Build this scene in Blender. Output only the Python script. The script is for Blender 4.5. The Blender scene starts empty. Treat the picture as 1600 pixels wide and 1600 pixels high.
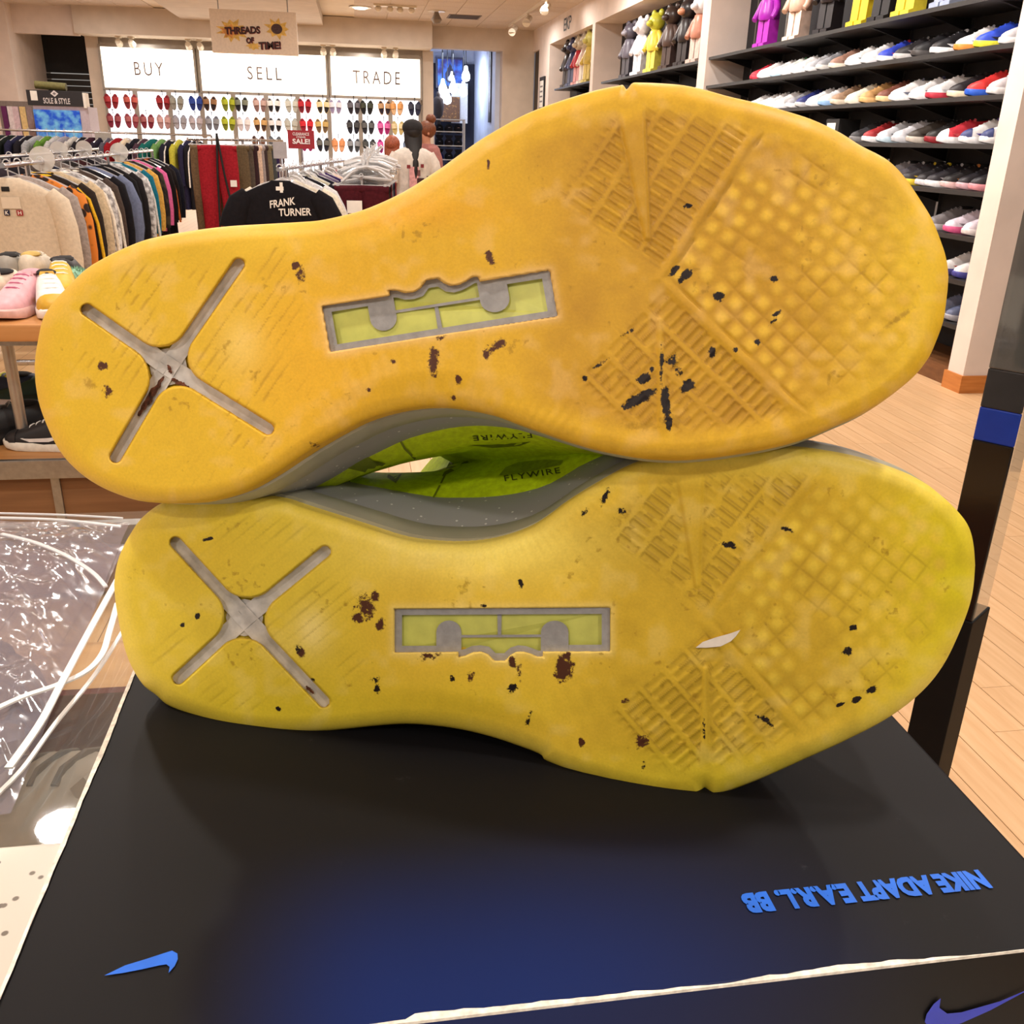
import bpy, bmesh, math, random
import numpy as np
from mathutils import Vector
from mathutils.bvhtree import BVHTree

random.seed(7)
rng = np.random.default_rng(7)
scene = bpy.context.scene
COL = scene.collection

# ------------------------------------------------------------------ camera, world, lights, exposure
F = 1445.0                                   # focal length in pixels of a 1600 px wide frame
CAM = np.array([0.0, 0.0, 1.40])
YAW, PITCH, ROLL = math.radians(9.5), math.radians(21.9), math.radians(1.6)
_f0 = np.array([math.sin(YAW), math.cos(YAW), 0.0]); _r0 = np.array([math.cos(YAW), -math.sin(YAW), 0.0]); _u0 = np.array([0, 0, 1.0])
FW = _f0*math.cos(PITCH) - _u0*math.sin(PITCH)
_up = _u0*math.cos(PITCH) + _f0*math.sin(PITCH)
RT = _r0*math.cos(ROLL) + _up*math.sin(ROLL)
UP = _up*math.cos(ROLL) - _r0*math.sin(ROLL)
cam_data = bpy.data.cameras.new('camera')
cam_data.sensor_width = 36.0
cam_data.lens = 36.0*F/1600.0
cam_data.clip_start = 0.01
cam = bpy.data.objects.new('camera', cam_data)
COL.objects.link(cam)
M = np.eye(4); M[:3, 0] = RT; M[:3, 1] = UP; M[:3, 2] = -FW; M[:3, 3] = CAM
from mathutils import Matrix
cam.matrix_world = Matrix(M.tolist())
scene.camera = cam

scene.view_settings.view_transform = 'Standard'
scene.view_settings.look = 'None'
scene.view_settings.gamma = 1.0
scene.view_settings.use_curve_mapping = False
scene.view_settings.exposure = -0.35

world = bpy.data.worlds.new('shop_ambient'); scene.world = world
world.use_nodes = True
world.node_tree.nodes['Background'].inputs[0].default_value = (1.0, 0.93, 0.85, 1)
world.node_tree.nodes['Background'].inputs[1].default_value = 0.42

def lamp(name, loc, power, size=0.35, col=(1.0, 0.94, 0.87)):
    l = bpy.data.lights.new(name, 'AREA'); l.shape = 'DISK'; l.size = size; l.energy = power; l.color = col
    o = bpy.data.objects.new(name, l); o.location = loc
    COL.objects.link(o)
    return o
for yy in (-1.9, 0.65, 3.2, 5.8, 8.4, 11.0, 13.6, 16.2, 18.8):     # rows of round downlights in the ceiling
    for xx in (-4.6, -1.26, 0.9, 2.9):
        if xx == -1.26 and yy == 16.2: continue            # the hanging sign is there
        lamp('downlight_lamp', (xx, yy, 3.31 if xx == -1.26 else 3.44), 42, 0.18)

for yy in (5.6, 7.4, 9.2, 12.6):                                   # track spots turned towards the shoe shelves
    o = lamp('shelf_spot_lamp', (1.9, yy, 3.38), 26, 0.14)
    o.rotation_euler = (0, math.radians(-48), 0)
    o.data.spread = math.radians(110)

# ------------------------------------------------------------------ maths helpers
def ray(px, py): return FW*F + RT*(px-800) - UP*(py-800)
def atz(px, py, z): d = ray(px, py); return CAM + d*((z-CAM[2])/d[2])
def aty(px, py, y): d = ray(px, py); return CAM + d*((y-CAM[1])/d[1])
def atx(px, py, x): d = ray(px, py); return CAM + d*((x-CAM[0])/d[0])
def srgb(c):
    out = []
    for v in c[:3]:
        v = v/255.0
        out.append(v/12.92 if v <= 0.04045 else ((v+0.055)/1.055)**2.4)
    return tuple(out)

# ------------------------------------------------------------------ materials (all procedural)
_mats = {}
def mat(name, col, rough=0.6, metal=0.0, var=0.06, scale=30.0, bump=0.0, spec=0.4, emit=0.0, alpha=None, trans=0.0):
    key = (name, tuple(col), rough, metal, var, scale, bump, spec, emit, alpha, trans)
    if key in _mats: return _mats[key]
    m = bpy.data.materials.new(name); m.use_nodes = True
    nt = m.node_tree; b = nt.nodes['Principled BSDF']
    lin = srgb(col)
    b.inputs['Roughness'].default_value = rough
    b.inputs['Metallic'].default_value = metal
    b.inputs['Specular IOR Level'].default_value = spec
    if var > 0:
        tc = nt.nodes.new('ShaderNodeTexCoord'); n = nt.nodes.new('ShaderNodeTexNoise'); n.inputs['Scale'].default_value = scale; n.inputs['Detail'].default_value = 4
        nt.links.new(tc.outputs['Object'], n.inputs['Vector'])
        r = nt.nodes.new('ShaderNodeValToRGB')
        r.color_ramp.elements[0].position = 0.3; r.color_ramp.elements[1].position = 0.7
        r.color_ramp.elements[0].color = tuple(max(0, c*(1-var*2.2)) for c in lin)+(1,)
        r.color_ramp.elements[1].color = tuple(min(1, c*(1+var*2.2)) for c in lin)+(1,)
        nt.links.new(n.outputs['Fac'], r.inputs['Fac']); nt.links.new(r.outputs['Color'], b.inputs['Base Color'])
        if bump > 0:
            bp = nt.nodes.new('ShaderNodeBump'); bp.inputs['Strength'].default_value = bump; bp.inputs['Distance'].default_value = 0.01
            nt.links.new(n.outputs['Fac'], bp.inputs['Height']); nt.links.new(bp.outputs['Normal'], b.inputs['Normal'])
    else:
        b.inputs['Base Color'].default_value = lin+(1,)
    if emit > 0:
        b.inputs['Emission Color'].default_value = lin+(1,); b.inputs['Emission Strength'].default_value = emit
    if alpha is not None: b.inputs['Alpha'].default_value = alpha
    if trans > 0: b.inputs['Transmission Weight'].default_value = trans; b.inputs['IOR'].default_value = 1.3
    _mats[key] = m
    return m
def fabric(col, var=0.10): return mat('fabric', col, 0.9, 0, var, 60, 0.15, 0.15)
def two_tone(name, c1, c2, scale, rough=0.8, kind='voronoi', lo=0.35, hi=0.45):
    key = (name, c1, c2, scale, kind, lo, hi)
    if key in _mats: return _mats[key]
    m = bpy.data.materials.new(name); m.use_nodes = True
    nt = m.node_tree; b = nt.nodes['Principled BSDF']; b.inputs['Roughness'].default_value = rough; b.inputs['Specular IOR Level'].default_value = 0.3
    tc = nt.nodes.new('ShaderNodeTexCoord')
    if kind == 'voronoi':
        n = nt.nodes.new('ShaderNodeTexVoronoi'); n.inputs['Scale'].default_value = scale; out = n.outputs['Distance']
    elif kind == 'wave':
        n = nt.nodes.new('ShaderNodeTexWave'); n.inputs['Scale'].default_value = scale; n.inputs['Distortion'].default_value = 0.0; out = n.outputs['Fac']
    else:
        n = nt.nodes.new('ShaderNodeTexNoise'); n.inputs['Scale'].default_value = scale; n.inputs['Detail'].default_value = 5; out = n.outputs['Fac']
    nt.links.new(tc.outputs['Object'], n.inputs['Vector'])
    r = nt.nodes.new('ShaderNodeValToRGB')
    r.color_ramp.elements[0].position = lo; r.color_ramp.elements[1].position = hi
    r.color_ramp.elements[0].color = srgb(c1)+(1,); r.color_ramp.elements[1].color = srgb(c2)+(1,)
    nt.links.new(out, r.inputs['Fac']); nt.links.new(r.outputs['Color'], b.inputs['Base Color'])
    _mats[key] = m
    return m
def wood(name, c1, c2, scale=(2, 30, 30), rough=0.45):
    key = (name, c1, c2, scale)
    if key in _mats: return _mats[key]
    m = bpy.data.materials.new(name); m.use_nodes = True
    nt = m.node_tree; b = nt.nodes['Principled BSDF']; b.inputs['Roughness'].default_value = rough; b.inputs['Specular IOR Level'].default_value = 0.3
    tc = nt.nodes.new('ShaderNodeTexCoord'); mp = nt.nodes.new('ShaderNodeMapping'); mp.inputs['Scale'].default_value = scale
    n = nt.nodes.new('ShaderNodeTexNoise'); n.inputs['Scale'].default_value = 3; n.inputs['Detail'].default_value = 6
    oi = nt.nodes.new('ShaderNodeObjectInfo')
    nt.links.new(tc.outputs['Object'], mp.inputs['Vector']); nt.links.new(mp.outputs['Vector'], n.inputs['Vector'])
    r = nt.nodes.new('ShaderNodeValToRGB'); r.color_ramp.elements[0].position = 0.3; r.color_ramp.elements[1].position = 0.75
    r.color_ramp.elements[0].color = srgb(c1)+(1,); r.color_ramp.elements[1].color = srgb(c2)+(1,)
    nt.links.new(n.outputs['Fac'], r.inputs['Fac'])
    hv = nt.nodes.new('ShaderNodeHueSaturation')
    ma = nt.nodes.new('ShaderNodeMath'); ma.operation = 'MULTIPLY_ADD'; ma.inputs[1].default_value = 0.10; ma.inputs[2].default_value = 0.95
    nt.links.new(oi.outputs['Random'], ma.inputs[0]); nt.links.new(ma.outputs[0], hv.inputs['Value']); nt.links.new(r.outputs['Color'], hv.inputs['Color'])
    nt.links.new(hv.outputs['Color'], b.inputs['Base Color'])
    _mats[key] = m
    return m
def clear_plastic(name, tint, rough=0.15, opac=0.3):
    key = (name, tint, rough, opac)
    if key in _mats: return _mats[key]
    m = bpy.data.materials.new(name); m.use_nodes = True
    nt = m.node_tree; b = nt.nodes['Principled BSDF']
    b.inputs['Base Color'].default_value = srgb(tint)+(1,); b.inputs['Roughness'].default_value = rough; b.inputs['Specular IOR Level'].default_value = 0.8
    t = nt.nodes.new('ShaderNodeBsdfTransparent'); mx = nt.nodes.new('ShaderNodeMixShader'); mx.inputs[0].default_value = opac
    out = nt.nodes['Material Output']
    gl = nt.nodes.new('ShaderNodeBsdfGlossy'); gl.inputs['Roughness'].default_value = rough
    lw = nt.nodes.new('ShaderNodeLayerWeight'); lw.inputs['Blend'].default_value = 0.5
    pw = nt.nodes.new('ShaderNodeMath'); pw.operation = 'POWER'; pw.inputs[1].default_value = 4.0; nt.links.new(lw.outputs['Facing'], pw.inputs[0])
    fr = nt.nodes.new('ShaderNodeMath'); fr.operation = 'MULTIPLY_ADD'; fr.inputs[1].default_value = 0.85; fr.inputs[2].default_value = 0.04; nt.links.new(pw.outputs[0], fr.inputs[0])
    mx2 = nt.nodes.new('ShaderNodeMixShader')
    nt.links.new(t.outputs[0], mx.inputs[1]); nt.links.new(b.outputs[0], mx.inputs[2])
    nt.links.new(fr.outputs[0], mx2.inputs[0]); nt.links.new(mx.outputs[0], mx2.inputs[1]); nt.links.new(gl.outputs[0], mx2.inputs[2])
    nt.links.new(mx2.outputs[0], out.inputs['Surface'])
    _mats[key] = m
    return m
CHROME = mat('chrome', (200, 200, 205), 0.22, 1.0, 0)
STEEL = mat('brushed_steel', (150, 148, 145), 0.38, 0.9, 0.05, 60)
BLACK = mat('matt_black', (22, 21, 22), 0.6, 0, 0.1, 20)
WHITE = mat('white_paint', (235, 230, 222), 0.6, 0, 0.03, 12)
WALL = mat('beige_wall_paint', (202, 188, 174), 0.8, 0, 0.03, 4)
CREAM = mat('cream_wall_paint', (224, 209, 200), 0.8, 0, 0.03, 4)
HANG = clear_plastic('clear_hanger_plastic', (225, 225, 228), 0.12, 0.55)

# ------------------------------------------------------------------ mesh builder
def tag(o, label=None, cat=None, group=None, kind=None):
    if label: o['label'] = label
    if cat: o['category'] = cat
    if group: o['group'] = group
    if kind: o['kind'] = kind
    return o
def thing(name, label, cat, loc=(0, 0, 0), rz=0.0, group=None, rot=None, scale=None):
    o = bpy.data.objects.new(name, None); COL.objects.link(o)
    o.empty_display_size = 0.05
    o.location = loc; o.rotation_euler = rot if rot else (0, 0, rz)
    if scale: o.scale = (scale,)*3 if not hasattr(scale, '__len__') else scale
    return tag(o, label, cat, group)
def link_mesh(name, me, material, parent=None, loc=(0, 0, 0), rot=(0, 0, 0), scale=None):
    if not me.materials: me.materials.append(None)
    o = bpy.data.objects.new(name, me); COL.objects.link(o)
    o.location = loc; o.rotation_euler = rot
    if scale is not None: o.scale = scale
    o.material_slots[0].link = 'OBJECT'; o.material_slots[0].material = material
    if parent: o.parent = parent
    return o
class MB:
    def __init__(s): s.v = []; s.f = []
    def add(s, vs, fs):
        n = len(s.v); s.v += [tuple(map(float, p)) for p in vs]; s.f += [tuple(i+n for i in f) for f in fs]; return s
    def box(s, x0, x1, y0, y1, z0, z1):
        return s.add([(x0, y0, z0), (x1, y0, z0), (x1, y1, z0), (x0, y1, z0), (x0, y0, z1), (x1, y0, z1), (x1, y1, z1), (x0, y1, z1)],
                     [(0, 3, 2, 1), (4, 5, 6, 7), (0, 1, 5, 4), (1, 2, 6, 5), (2, 3, 7, 6), (3, 0, 4, 7)])
    def hexa(s, pts):        # 8 corners in box order
        return s.add(pts, [(0, 3, 2, 1), (4, 5, 6, 7), (0, 1, 5, 4), (1, 2, 6, 5), (2, 3, 7, 6), (3, 0, 4, 7)])
    def prism(s, poly, fa, fb):        # poly list of 2d, fa/fb map to 3d
        n = len(poly)
        a = [fa(*p) for p in poly]; b = [fb(*p) for p in poly]
        return s.add(a+b, [tuple(range(n))[::-1], tuple(range(n, 2*n))]+[(i, (i+1) % n, (i+1) % n+n, i+n) for i in range(n)])
    def tube(s, path, r, seg=8, cap=True, flat=None):
        P = [Vector(p) for p in path]; n = len(P); R = r if hasattr(r, '__len__') else [r]*n
        vs = []; prev = None
        for i in range(n):
            t = (P[min(i+1, n-1)]-P[max(i-1, 0)]).normalized()
            if prev is None:
                a = Vector((0, 0, 1)) if abs(t.z) < 0.9 else Vector((0, 1, 0))
                u = t.cross(a).normalized()
            else:
                u = (prev - t*prev.dot(t)).normalized()
            w = t.cross(u); prev = u
            for k in range(seg):
                an = 2*math.pi*k/seg
                q = u*math.cos(an)*R[i]+w*math.sin(an)*R[i]
                if flat: q = Vector((q.x*flat[0], q.y*flat[1], q.z*flat[2]))
                vs.append(P[i]+q)
        fs = [(i*seg+k, i*seg+(k+1) % seg, (i+1)*seg+(k+1) % seg, (i+1)*seg+k) for i in range(n-1) for k in range(seg)]
        if cap: fs += [tuple(range(seg))[::-1], tuple(range((n-1)*seg, n*seg))]
        return s.add(vs, fs)
    def loft(s, rings, cap=True, closed=True):
        n = len(rings[0]); vs = [p for r in rings for p in r]; m = n if closed else n-1
        fs = [(i*n+k, i*n+(k+1) % n, (i+1)*n+(k+1) % n, (i+1)*n+k) for i in range(len(rings)-1) for k in range(m)]
        if cap: fs += [tuple(range(n))[::-1], tuple(range((len(rings)-1)*n, len(rings)*n))]
        return s.add(vs, fs)
    def ell(s, c, r, seg=12, rings=8):
        vs = []
        for i in range(rings+1):
            th = math.pi*i/rings
            for k in range(seg):
                a = 2*math.pi*k/seg
                vs.append((c[0]+r[0]*math.sin(th)*math.cos(a), c[1]+r[1]*math.sin(th)*math.sin(a), c[2]+r[2]*math.cos(th)))
        fs = [(i*seg+k, (i+1)*seg+k, (i+1)*seg+(k+1) % seg, i*seg+(k+1) % seg) for i in range(rings) for k in range(seg)]
        return s.add(vs, fs)
    def lathe(s, prof, c=(0, 0, 0), seg=16):
        return s.loft([[(c[0]+r*math.cos(2*math.pi*k/seg), c[1]+r*math.sin(2*math.pi*k/seg), c[2]+z) for k in range(seg)] for r, z in prof])
    def mesh(s, name, smooth=False, bevel=0.0, weld=True):
        me = bpy.data.meshes.new(name)
        me.from_pydata(s.v, [], s.f); me.update()
        bm = bmesh.new(); bm.from_mesh(me)
        if weld: bmesh.ops.remove_doubles(bm, verts=bm.verts, dist=1e-6)
        bmesh.ops.recalc_face_normals(bm, faces=bm.faces)
        if bevel > 0:
            bmesh.ops.bevel(bm, geom=[e for e in bm.edges if e.is_manifold and e.calc_face_angle(0) > 0.5], offset=bevel, segments=2, profile=0.6, affect='EDGES')
        bm.to_mesh(me); bm.free()
        if smooth:
            me.polygons.foreach_set('use_smooth', [True]*len(me.polygons))
            try: me.set_sharp_from_angle(angle=math.radians(45 if smooth is True else smooth))
            except Exception: pass
        return me
    def build(s, name, material, parent=None, smooth=False, bevel=0.0, world=False):
        if world and parent is not None:
            ox, oy, oz = parent.location
            s.v = [(x-ox, y-oy, z-oz) for x, y, z in s.v]
        return link_mesh(name, s.mesh(name, smooth, bevel), material, parent)
def structure(name, mb, material, parent=None, smooth=False, bevel=0.0):
    o = mb.build(name, material, parent, smooth, bevel)
    if parent is None: o['kind'] = 'structure'
    return o
def box_part(name, m, parent, x0, x1, y0, y1, z0, z1, bevel=0.0):
    return MB().box(x0, x1, y0, y1, z0, z1).build(name, m, parent, bevel=bevel)
def copy_tree(o, parent=None):
    c = o.copy(); COL.objects.link(c); c.parent = parent
    for ch in o.children: copy_tree(ch, c)
    return c
_txt = {}
def text2d(body, bold=0.0, spacing=1.0):
    """flat lettering as (verts2d, faces), normalised to height 1 and width w"""
    key = (body, bold, spacing)
    if key in _txt: return _txt[key]
    cu = bpy.data.curves.new('lettering', 'FONT'); cu.body = body; cu.offset = bold; cu.space_character = spacing; cu.resolution_u = 3
    o = bpy.data.objects.new('lettering_tmp', cu); COL.objects.link(o)
    dg = bpy.context.evaluated_depsgraph_get()
    me = bpy.data.meshes.new_from_object(o.evaluated_get(dg))
    vs = np.array([tuple(v.co)[:2] for v in me.vertices]); fs = [tuple(p.vertices) for p in me.polygons]
    bpy.data.objects.remove(o); bpy.data.curves.remove(cu); bpy.data.meshes.remove(me)
    mn = vs.min(0); mx = vs.max(0)
    vs = (vs-mn)/(mx[1]-mn[1])
    _txt[key] = (vs, fs, (mx[0]-mn[0])/(mx[1]-mn[1]))
    return _txt[key]
def lettering(name, body, mapf, material, parent, bold=0.0, spacing=1.0):
    """mapf(u,v) with u,v in 0..1 gives a 3d point in parent space"""
    vs, fs, w = text2d(body, bold, spacing)
    mb = MB(); mb.v = [tuple(mapf(a/w, b)) for a, b in vs]; mb.f = list(fs)
    me = bpy.data.meshes.new(name); me.from_pydata(mb.v, [], mb.f); me.update()
    return link_mesh(name, me, material, parent)
def ordinal(n):
    return ['first', 'second', 'third', 'fourth', 'fifth', 'sixth', 'seventh', 'eighth', 'ninth', 'tenth', 'eleventh', 'twelfth', 'thirteenth', 'fourteenth', 'fifteenth', 'sixteenth', 'seventeenth', 'eighteenth', 'nineteenth', 'twentieth', 'twenty-first', 'twenty-second', 'twenty-third', 'twenty-fourth'][n]

# ------------------------------------------------------------------ the room
ZC = 3.50; YB = 21.0; XR = 3.69
# floor: base slab with a lower bed under the planks that can be told apart
fl = MB().box(-9, 4.6, -3, 0.9, -0.1, 0).box(-9, 4.6, 7.3, 26, -0.1, 0).box(-9, -0.6, 0.9, 7.3, -0.1, 0).box(3.99, 4.6, 0.9, 7.3, -0.1, 0).box(-0.6, 3.99, 0.9, 7.3, -0.1, -0.006)
def floor_mat():
    m = bpy.data.materials.new('light_wood_planks'); m.use_nodes = True
    nt = m.node_tree; b = nt.nodes['Principled BSDF']; b.inputs['Roughness'].default_value = 0.4; b.inputs['Specular IOR Level'].default_value = 0.35
    tc = nt.nodes.new('ShaderNodeTexCoord'); mp = nt.nodes.new('ShaderNodeMapping'); mp.inputs['Rotation'].default_value = (0, 0, math.radians(90))
    br = nt.nodes.new('ShaderNodeTexBrick'); br.inputs['Scale'].default_value = 1.0; br.inputs['Brick Width'].default_value = 1.5; br.inputs['Row Height'].default_value = 0.1; br.inputs['Mortar Size'].default_value = 0.0015
    br.inputs['Color1'].default_value = srgb((214, 178, 134))+(1,); br.inputs['Color2'].default_value = srgb((206, 168, 122))+(1,); br.inputs['Mortar'].default_value = srgb((120, 90, 60))+(1,)
    nt.links.new(tc.outputs['Object'], mp.inputs['Vector']); nt.links.new(mp.outputs['Vector'], br.inputs['Vector']); nt.links.new(br.outputs['Color'], b.inputs['Base Color'])
    return m
floor = structure('floor', fl, floor_mat())
PLANK = wood('plank_wood', (196, 156, 114), (214, 178, 138), (14, 1.0, 14), 0.38)
plank_meshes = []
for L in (1.2, 1.5, 1.8):
    plank_meshes.append((L, MB().box(-0.0483, 0.0483, 0, L-0.002, -0.0055, 0).mesh('plank')))
for i in range(46):
    x = -0.6+0.05+0.0995*i
    if x > 3.97: break
    y = 0.9 - 0
    off = random.choice((0.3, 0.6, 0.9, 1.1))
    first = True
    while y < 7.25:
        L, me = random.choice(plank_meshes)
        if first: L2 = off; first = False
        else: L2 = L
        L2 = min(L2, 7.3-y)
        o = link_mesh('plank', me, PLANK, floor, (x, y, 0)); o.scale = (1, L2/L, 1)
        y += L2

# ceiling with lay-in tiles
ceiling = structure('ceiling', MB().box(-9, 4.6, -3, 14.3, ZC, ZC+0.1).box(-9, 4.6, 14.3, 26, ZC+0.012, ZC+0.1), mat('ceiling_grid_white', (225, 210, 190), 0.85, 0, 0.02, 5))
TILE = mat('ceiling_tile', (206, 190, 176), 0.9, 0, 0.05, 50, 0.1)
tme = MB().box(-0.298, 0.298, -0.298, 0.298, -0.001, 0.011).mesh('ceiling_tile')
for i in range(17):
    for j in range(11):
        x = -6.36+0.61*i; y = 14.6+0.61*j
        if -3.4 < x < -0.25: continue
        link_mesh('ceiling_tile', tme, TILE, ceiling, (x, y, ZC))

# dropped beam running along the room and bulkhead over the lit wall
trim_1 = structure('trim_1', MB().box(-3.13, -0.54, 4.0, 20.3, 3.33, ZC), WALL)
nB = 14
bz = [(-5.1+6.65*i/nB, 20.3-0.16*math.sin(math.pi*i/nB)) for i in range(nB+1)]
trim_2 = structure('trim_2', MB().prism(bz+[(1.55, 21.2), (-5.1, 21.2)], lambda x, y: (x, y, 3.04), lambda x, y: (x, y, ZC)), WALL)
# back wall: pieces around the lit wall and the opening to the back room
wall_back = structure('wall_back', MB().box(-5.1, -4.86, 21.0, 21.3, 0, 3.04).box(-4.86, 1.40, 21.1, 21.3, 0, 3.04).box(1.40, 1.62, 21.0, 21.3, 0, 3.04)
                      .box(1.55, 3.05, 21.0, 21.3, 3.10, ZC).box(3.05, 3.72, 21.0, 21.3, 0, ZC), WALL)
wall_left = structure('wall_left', MB().box(-9, -6.25, 20.3, 20.6, 0, ZC).box(-6.4, -6.25, 20.6, 22.6, 0, ZC).box(-6.25, -5.1, 20.6, 20.75, 3.02, ZC).box(-7.4, -7.2, -3, 20.3, 0, ZC), CREAM)
# roller shutter in the left recess
shut = thing('roller_shutter', 'black slatted roller shutter in the recess left of the lit wall', 'shutter', (-5.68, 22.3, 0))
box_part('shutter_panel', BLACK, shut, -0.57, 0.57, 0, 0.05, 2.45, ZC)
for k in range(11):
    box_part('slat', mat('dark_slat', (40, 36, 34), 0.45, 0, 0.05), shut, -0.57, 0.57, -0.03, 0.02, 2.33-0.115*k, 2.43-0.115*k, 0.008)
box_part('lower_panel', BLACK, shut, -0.57, 0.57, 0.0, 0.05, 0, 1.2)

# right wall with its bays
YP = [(5.16, 5.32), (10.42, 10.66), (15.56, 15.75), (19.2, 20.4)]
wr = MB()
for a, b in YP[:3]: wr.box(XR, 4.3, a, b, 0, 3.10)
wr.box(XR, 4.3, 19.2, 20.3, 0, 3.10)
wr.box(XR, 4.3, -3, 21.3, 3.10, ZC)
wall_right = structure('wall_right', wr, CREAM)
wall_bays = structure('wall_bays', MB().box(4.12, 4.3, -3, 19.2, 0, 3.10), mat('charcoal_panel', (38, 37, 40), 0.75, 0, 0.08, 8))
structure('door_1', MB().box(XR+0.05, XR+0.12, 20.3, 21.0, 0, 3.10), mat('dark_door', (62, 52, 42), 0.6, 0, 0.06, 6))
BASEW = wood('baseboard_wood', (176, 108, 52), (200, 132, 70), (1.5, 1.5, 14), 0.45)
structure('baseboard_right', MB().box(XR-0.015, 4.3, 5.145, 5.335, 0, 0.11).box(XR-0.015, 4.3, 10.405, 10.675, 0, 0.11), BASEW)
structure('trim_3', MB().box(XR+0.03, 4.12, 5.335, 10.405, 0, 0.12), wood('plinth_wood', (98, 62, 36), (122, 80, 48), (1, 4, 14)))
lettering('painted_letters', 'EKP', lambda u, v: (XR-0.004, 17.95-0.62*u, 3.20+0.2*v), mat('black_paint', (25, 20, 18), 0.6, 0, 0), wall_right, 0.012, 0.9)

# back room seen through the opening
structure('wall_far', MB().box(1.2, 5.2, 25.2, 25.4, 0, ZC).box(2.95, 3.05, 21.3, 25.2, 0, ZC).box(1.2, 1.3, 21.3, 25.2, 0, ZC), mat('pale_blue_white_wall', (190, 200, 222), 0.8, 0, 0.03, 4))
structure('wall_niche', MB().box(1.3, 2.95, 25.05, 25.2, 0, 3.1), mat('dark_navy_wall', (34, 36, 52), 0.8, 0, 0.05, 4))

# ------------------------------------------------------------------ hero: the two soles
NB = 1.19                                     # height of the shoe box lid
def catmull(pts, n=10):
    P = np.array(pts, float); N = len(P); out = []
    for i in range(N):
        p0, p1, p2, p3 = P[i-1], P[i], P[(i+1) % N], P[(i+2) % N]
        for k in range(n):
            t = k/n
            out.append(0.5*((2*p1)+(-p0+p2)*t+(2*p0-5*p1+4*p2-p3)*t*t+(-p0+3*p1-3*p2+p3)*t**3))
    return np.array(out)
def sd_poly(P, poly):
    poly = np.asarray(poly, np.float32); P = P.astype(np.float32)
    d = np.full(len(P), 1e9, np.float32); s = np.ones(len(P), np.float32); n = len(poly); j = n-1
    for i in range(n):
        e = poly[j]-poly[i]; w = P-poly[i]
        t = np.clip((w@e)/(e@e+1e-9), 0, 1)
        b = w-t[:, None]*e; d = np.minimum(d, (b*b).sum(1))
        c1 = P[:, 1] >= poly[i, 1]; c2 = P[:, 1] < poly[j, 1]; c3 = e[0]*w[:, 1] > e[1]*w[:, 0]
        flip = (c1 & c2 & c3) | (~c1 & ~c2 & ~c3)
        s[flip] *= -1; j = i
    return s*np.sqrt(d)
def sd_seg(P, a, b):
    a = np.array(a, float); b = np.array(b, float); e = b-a; w = P-a
    t = np.clip((w@e)/(e@e), 0, 1); q = w-t[:, None]*e
    return np.sqrt((q*q).sum(1)), t
def sstep(a, b, x): t = np.clip((x-a)/(b-a), 0, 1); return t*t*(3-2*t)
def vnoise(P, s, seed=0):
    """cheap smooth value noise on pixel coordinates"""
    r = np.random.default_rng(seed); G = r.random((64, 64))
    X = P[:, 0]/s; Y = P[:, 1]/s
    xi = np.floor(X).astype(int); yi = np.floor(Y).astype(int); fx = X-xi; fy = Y-yi
    fx = fx*fx*(3-2*fx); fy = fy*fy*(3-2*fy)
    g = lambda a, b: G[a % 64, b % 64]
    return (g(xi, yi)*(1-fx)+g(xi+1, yi)*fx)*(1-fy)+(g(xi, yi+1)*(1-fx)+g(xi+1, yi+1)*fx)*fy

UPPER_OUT = [(54, 574), (59, 534), (68, 496), (87, 468), (104, 450), (134, 421), (165, 402), (196, 387), (234, 373), (290, 362), (352, 354), (415, 350), (468, 347), (502, 344), (543, 335), (581, 323), (632, 299), (684, 266), (712, 246), (750, 219), (787, 197), (816, 181), (844, 169), (872, 159), (900, 150), (935, 140), (965, 134), (974, 133), (979, 140), (988, 130), (1000, 129), (1029, 130), (1066, 133), (1100, 140), (1140, 151), (1183, 161), (1226, 173), (1269, 187), (1312, 207), (1344, 227), (1375, 243), (1394, 256), (1416, 280), (1439, 314), (1456, 342), (1469, 374), (1478, 402), (1482, 432), (1479, 467), (1474, 501), (1462, 535), (1449, 562), (1425, 591), (1387, 621), (1350, 644), (1312, 661), (1275, 677), (1237, 690), (1190, 701), (1128, 711), (1080, 716), (1045, 717), (1010, 715), (975, 710), (930, 701), (887, 689), (846, 675), (809, 662), (768, 647), (721, 638), (684, 635), (643, 638), (602, 647), (565, 660), (518, 685), (484, 705), (446, 731), (415, 750), (384, 766), (337, 780), (290, 785), (227, 784), (181, 771), (143, 752), (112, 727), (90, 699), (71, 659), (59, 621)]
LOWER_OUT = [(179, 927), (180, 896), (188, 865), (204, 834), (222, 809), (251, 787), (290, 774), (335, 770), (385, 773), (441, 781), (472, 791), (535, 811), (587, 828), (634, 842), (681, 848), (727, 849), (774, 843), (821, 828), (852, 810), (884, 786), (927, 759), (980, 730), (1028, 713), (1080, 702), (1140, 697), (1216, 698), (1277, 704), (1343, 717), (1409, 739), (1452, 761), (1487, 789), (1514, 824), (1523, 868), (1522, 907), (1516, 942), (1500, 986), (1474, 1039), (1439, 1082), (1387, 1122), (1321, 1157), (1255, 1187), (1190, 1216), (1146, 1233), (1118, 1242), (1112, 1242), (1101, 1231), (1092, 1244), (1086, 1244), (1037, 1242), (971, 1229), (905, 1209), (871, 1196), (850, 1186), (845, 1179), (821, 1169), (774, 1153), (727, 1141), (681, 1134), (634, 1131), (587, 1134), (540, 1139), (504, 1142), (441, 1144), (394, 1141), (347, 1134), (301, 1118), (263, 1102), (244, 1086), (222, 1068), (201, 1031), (188, 984)]

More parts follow.
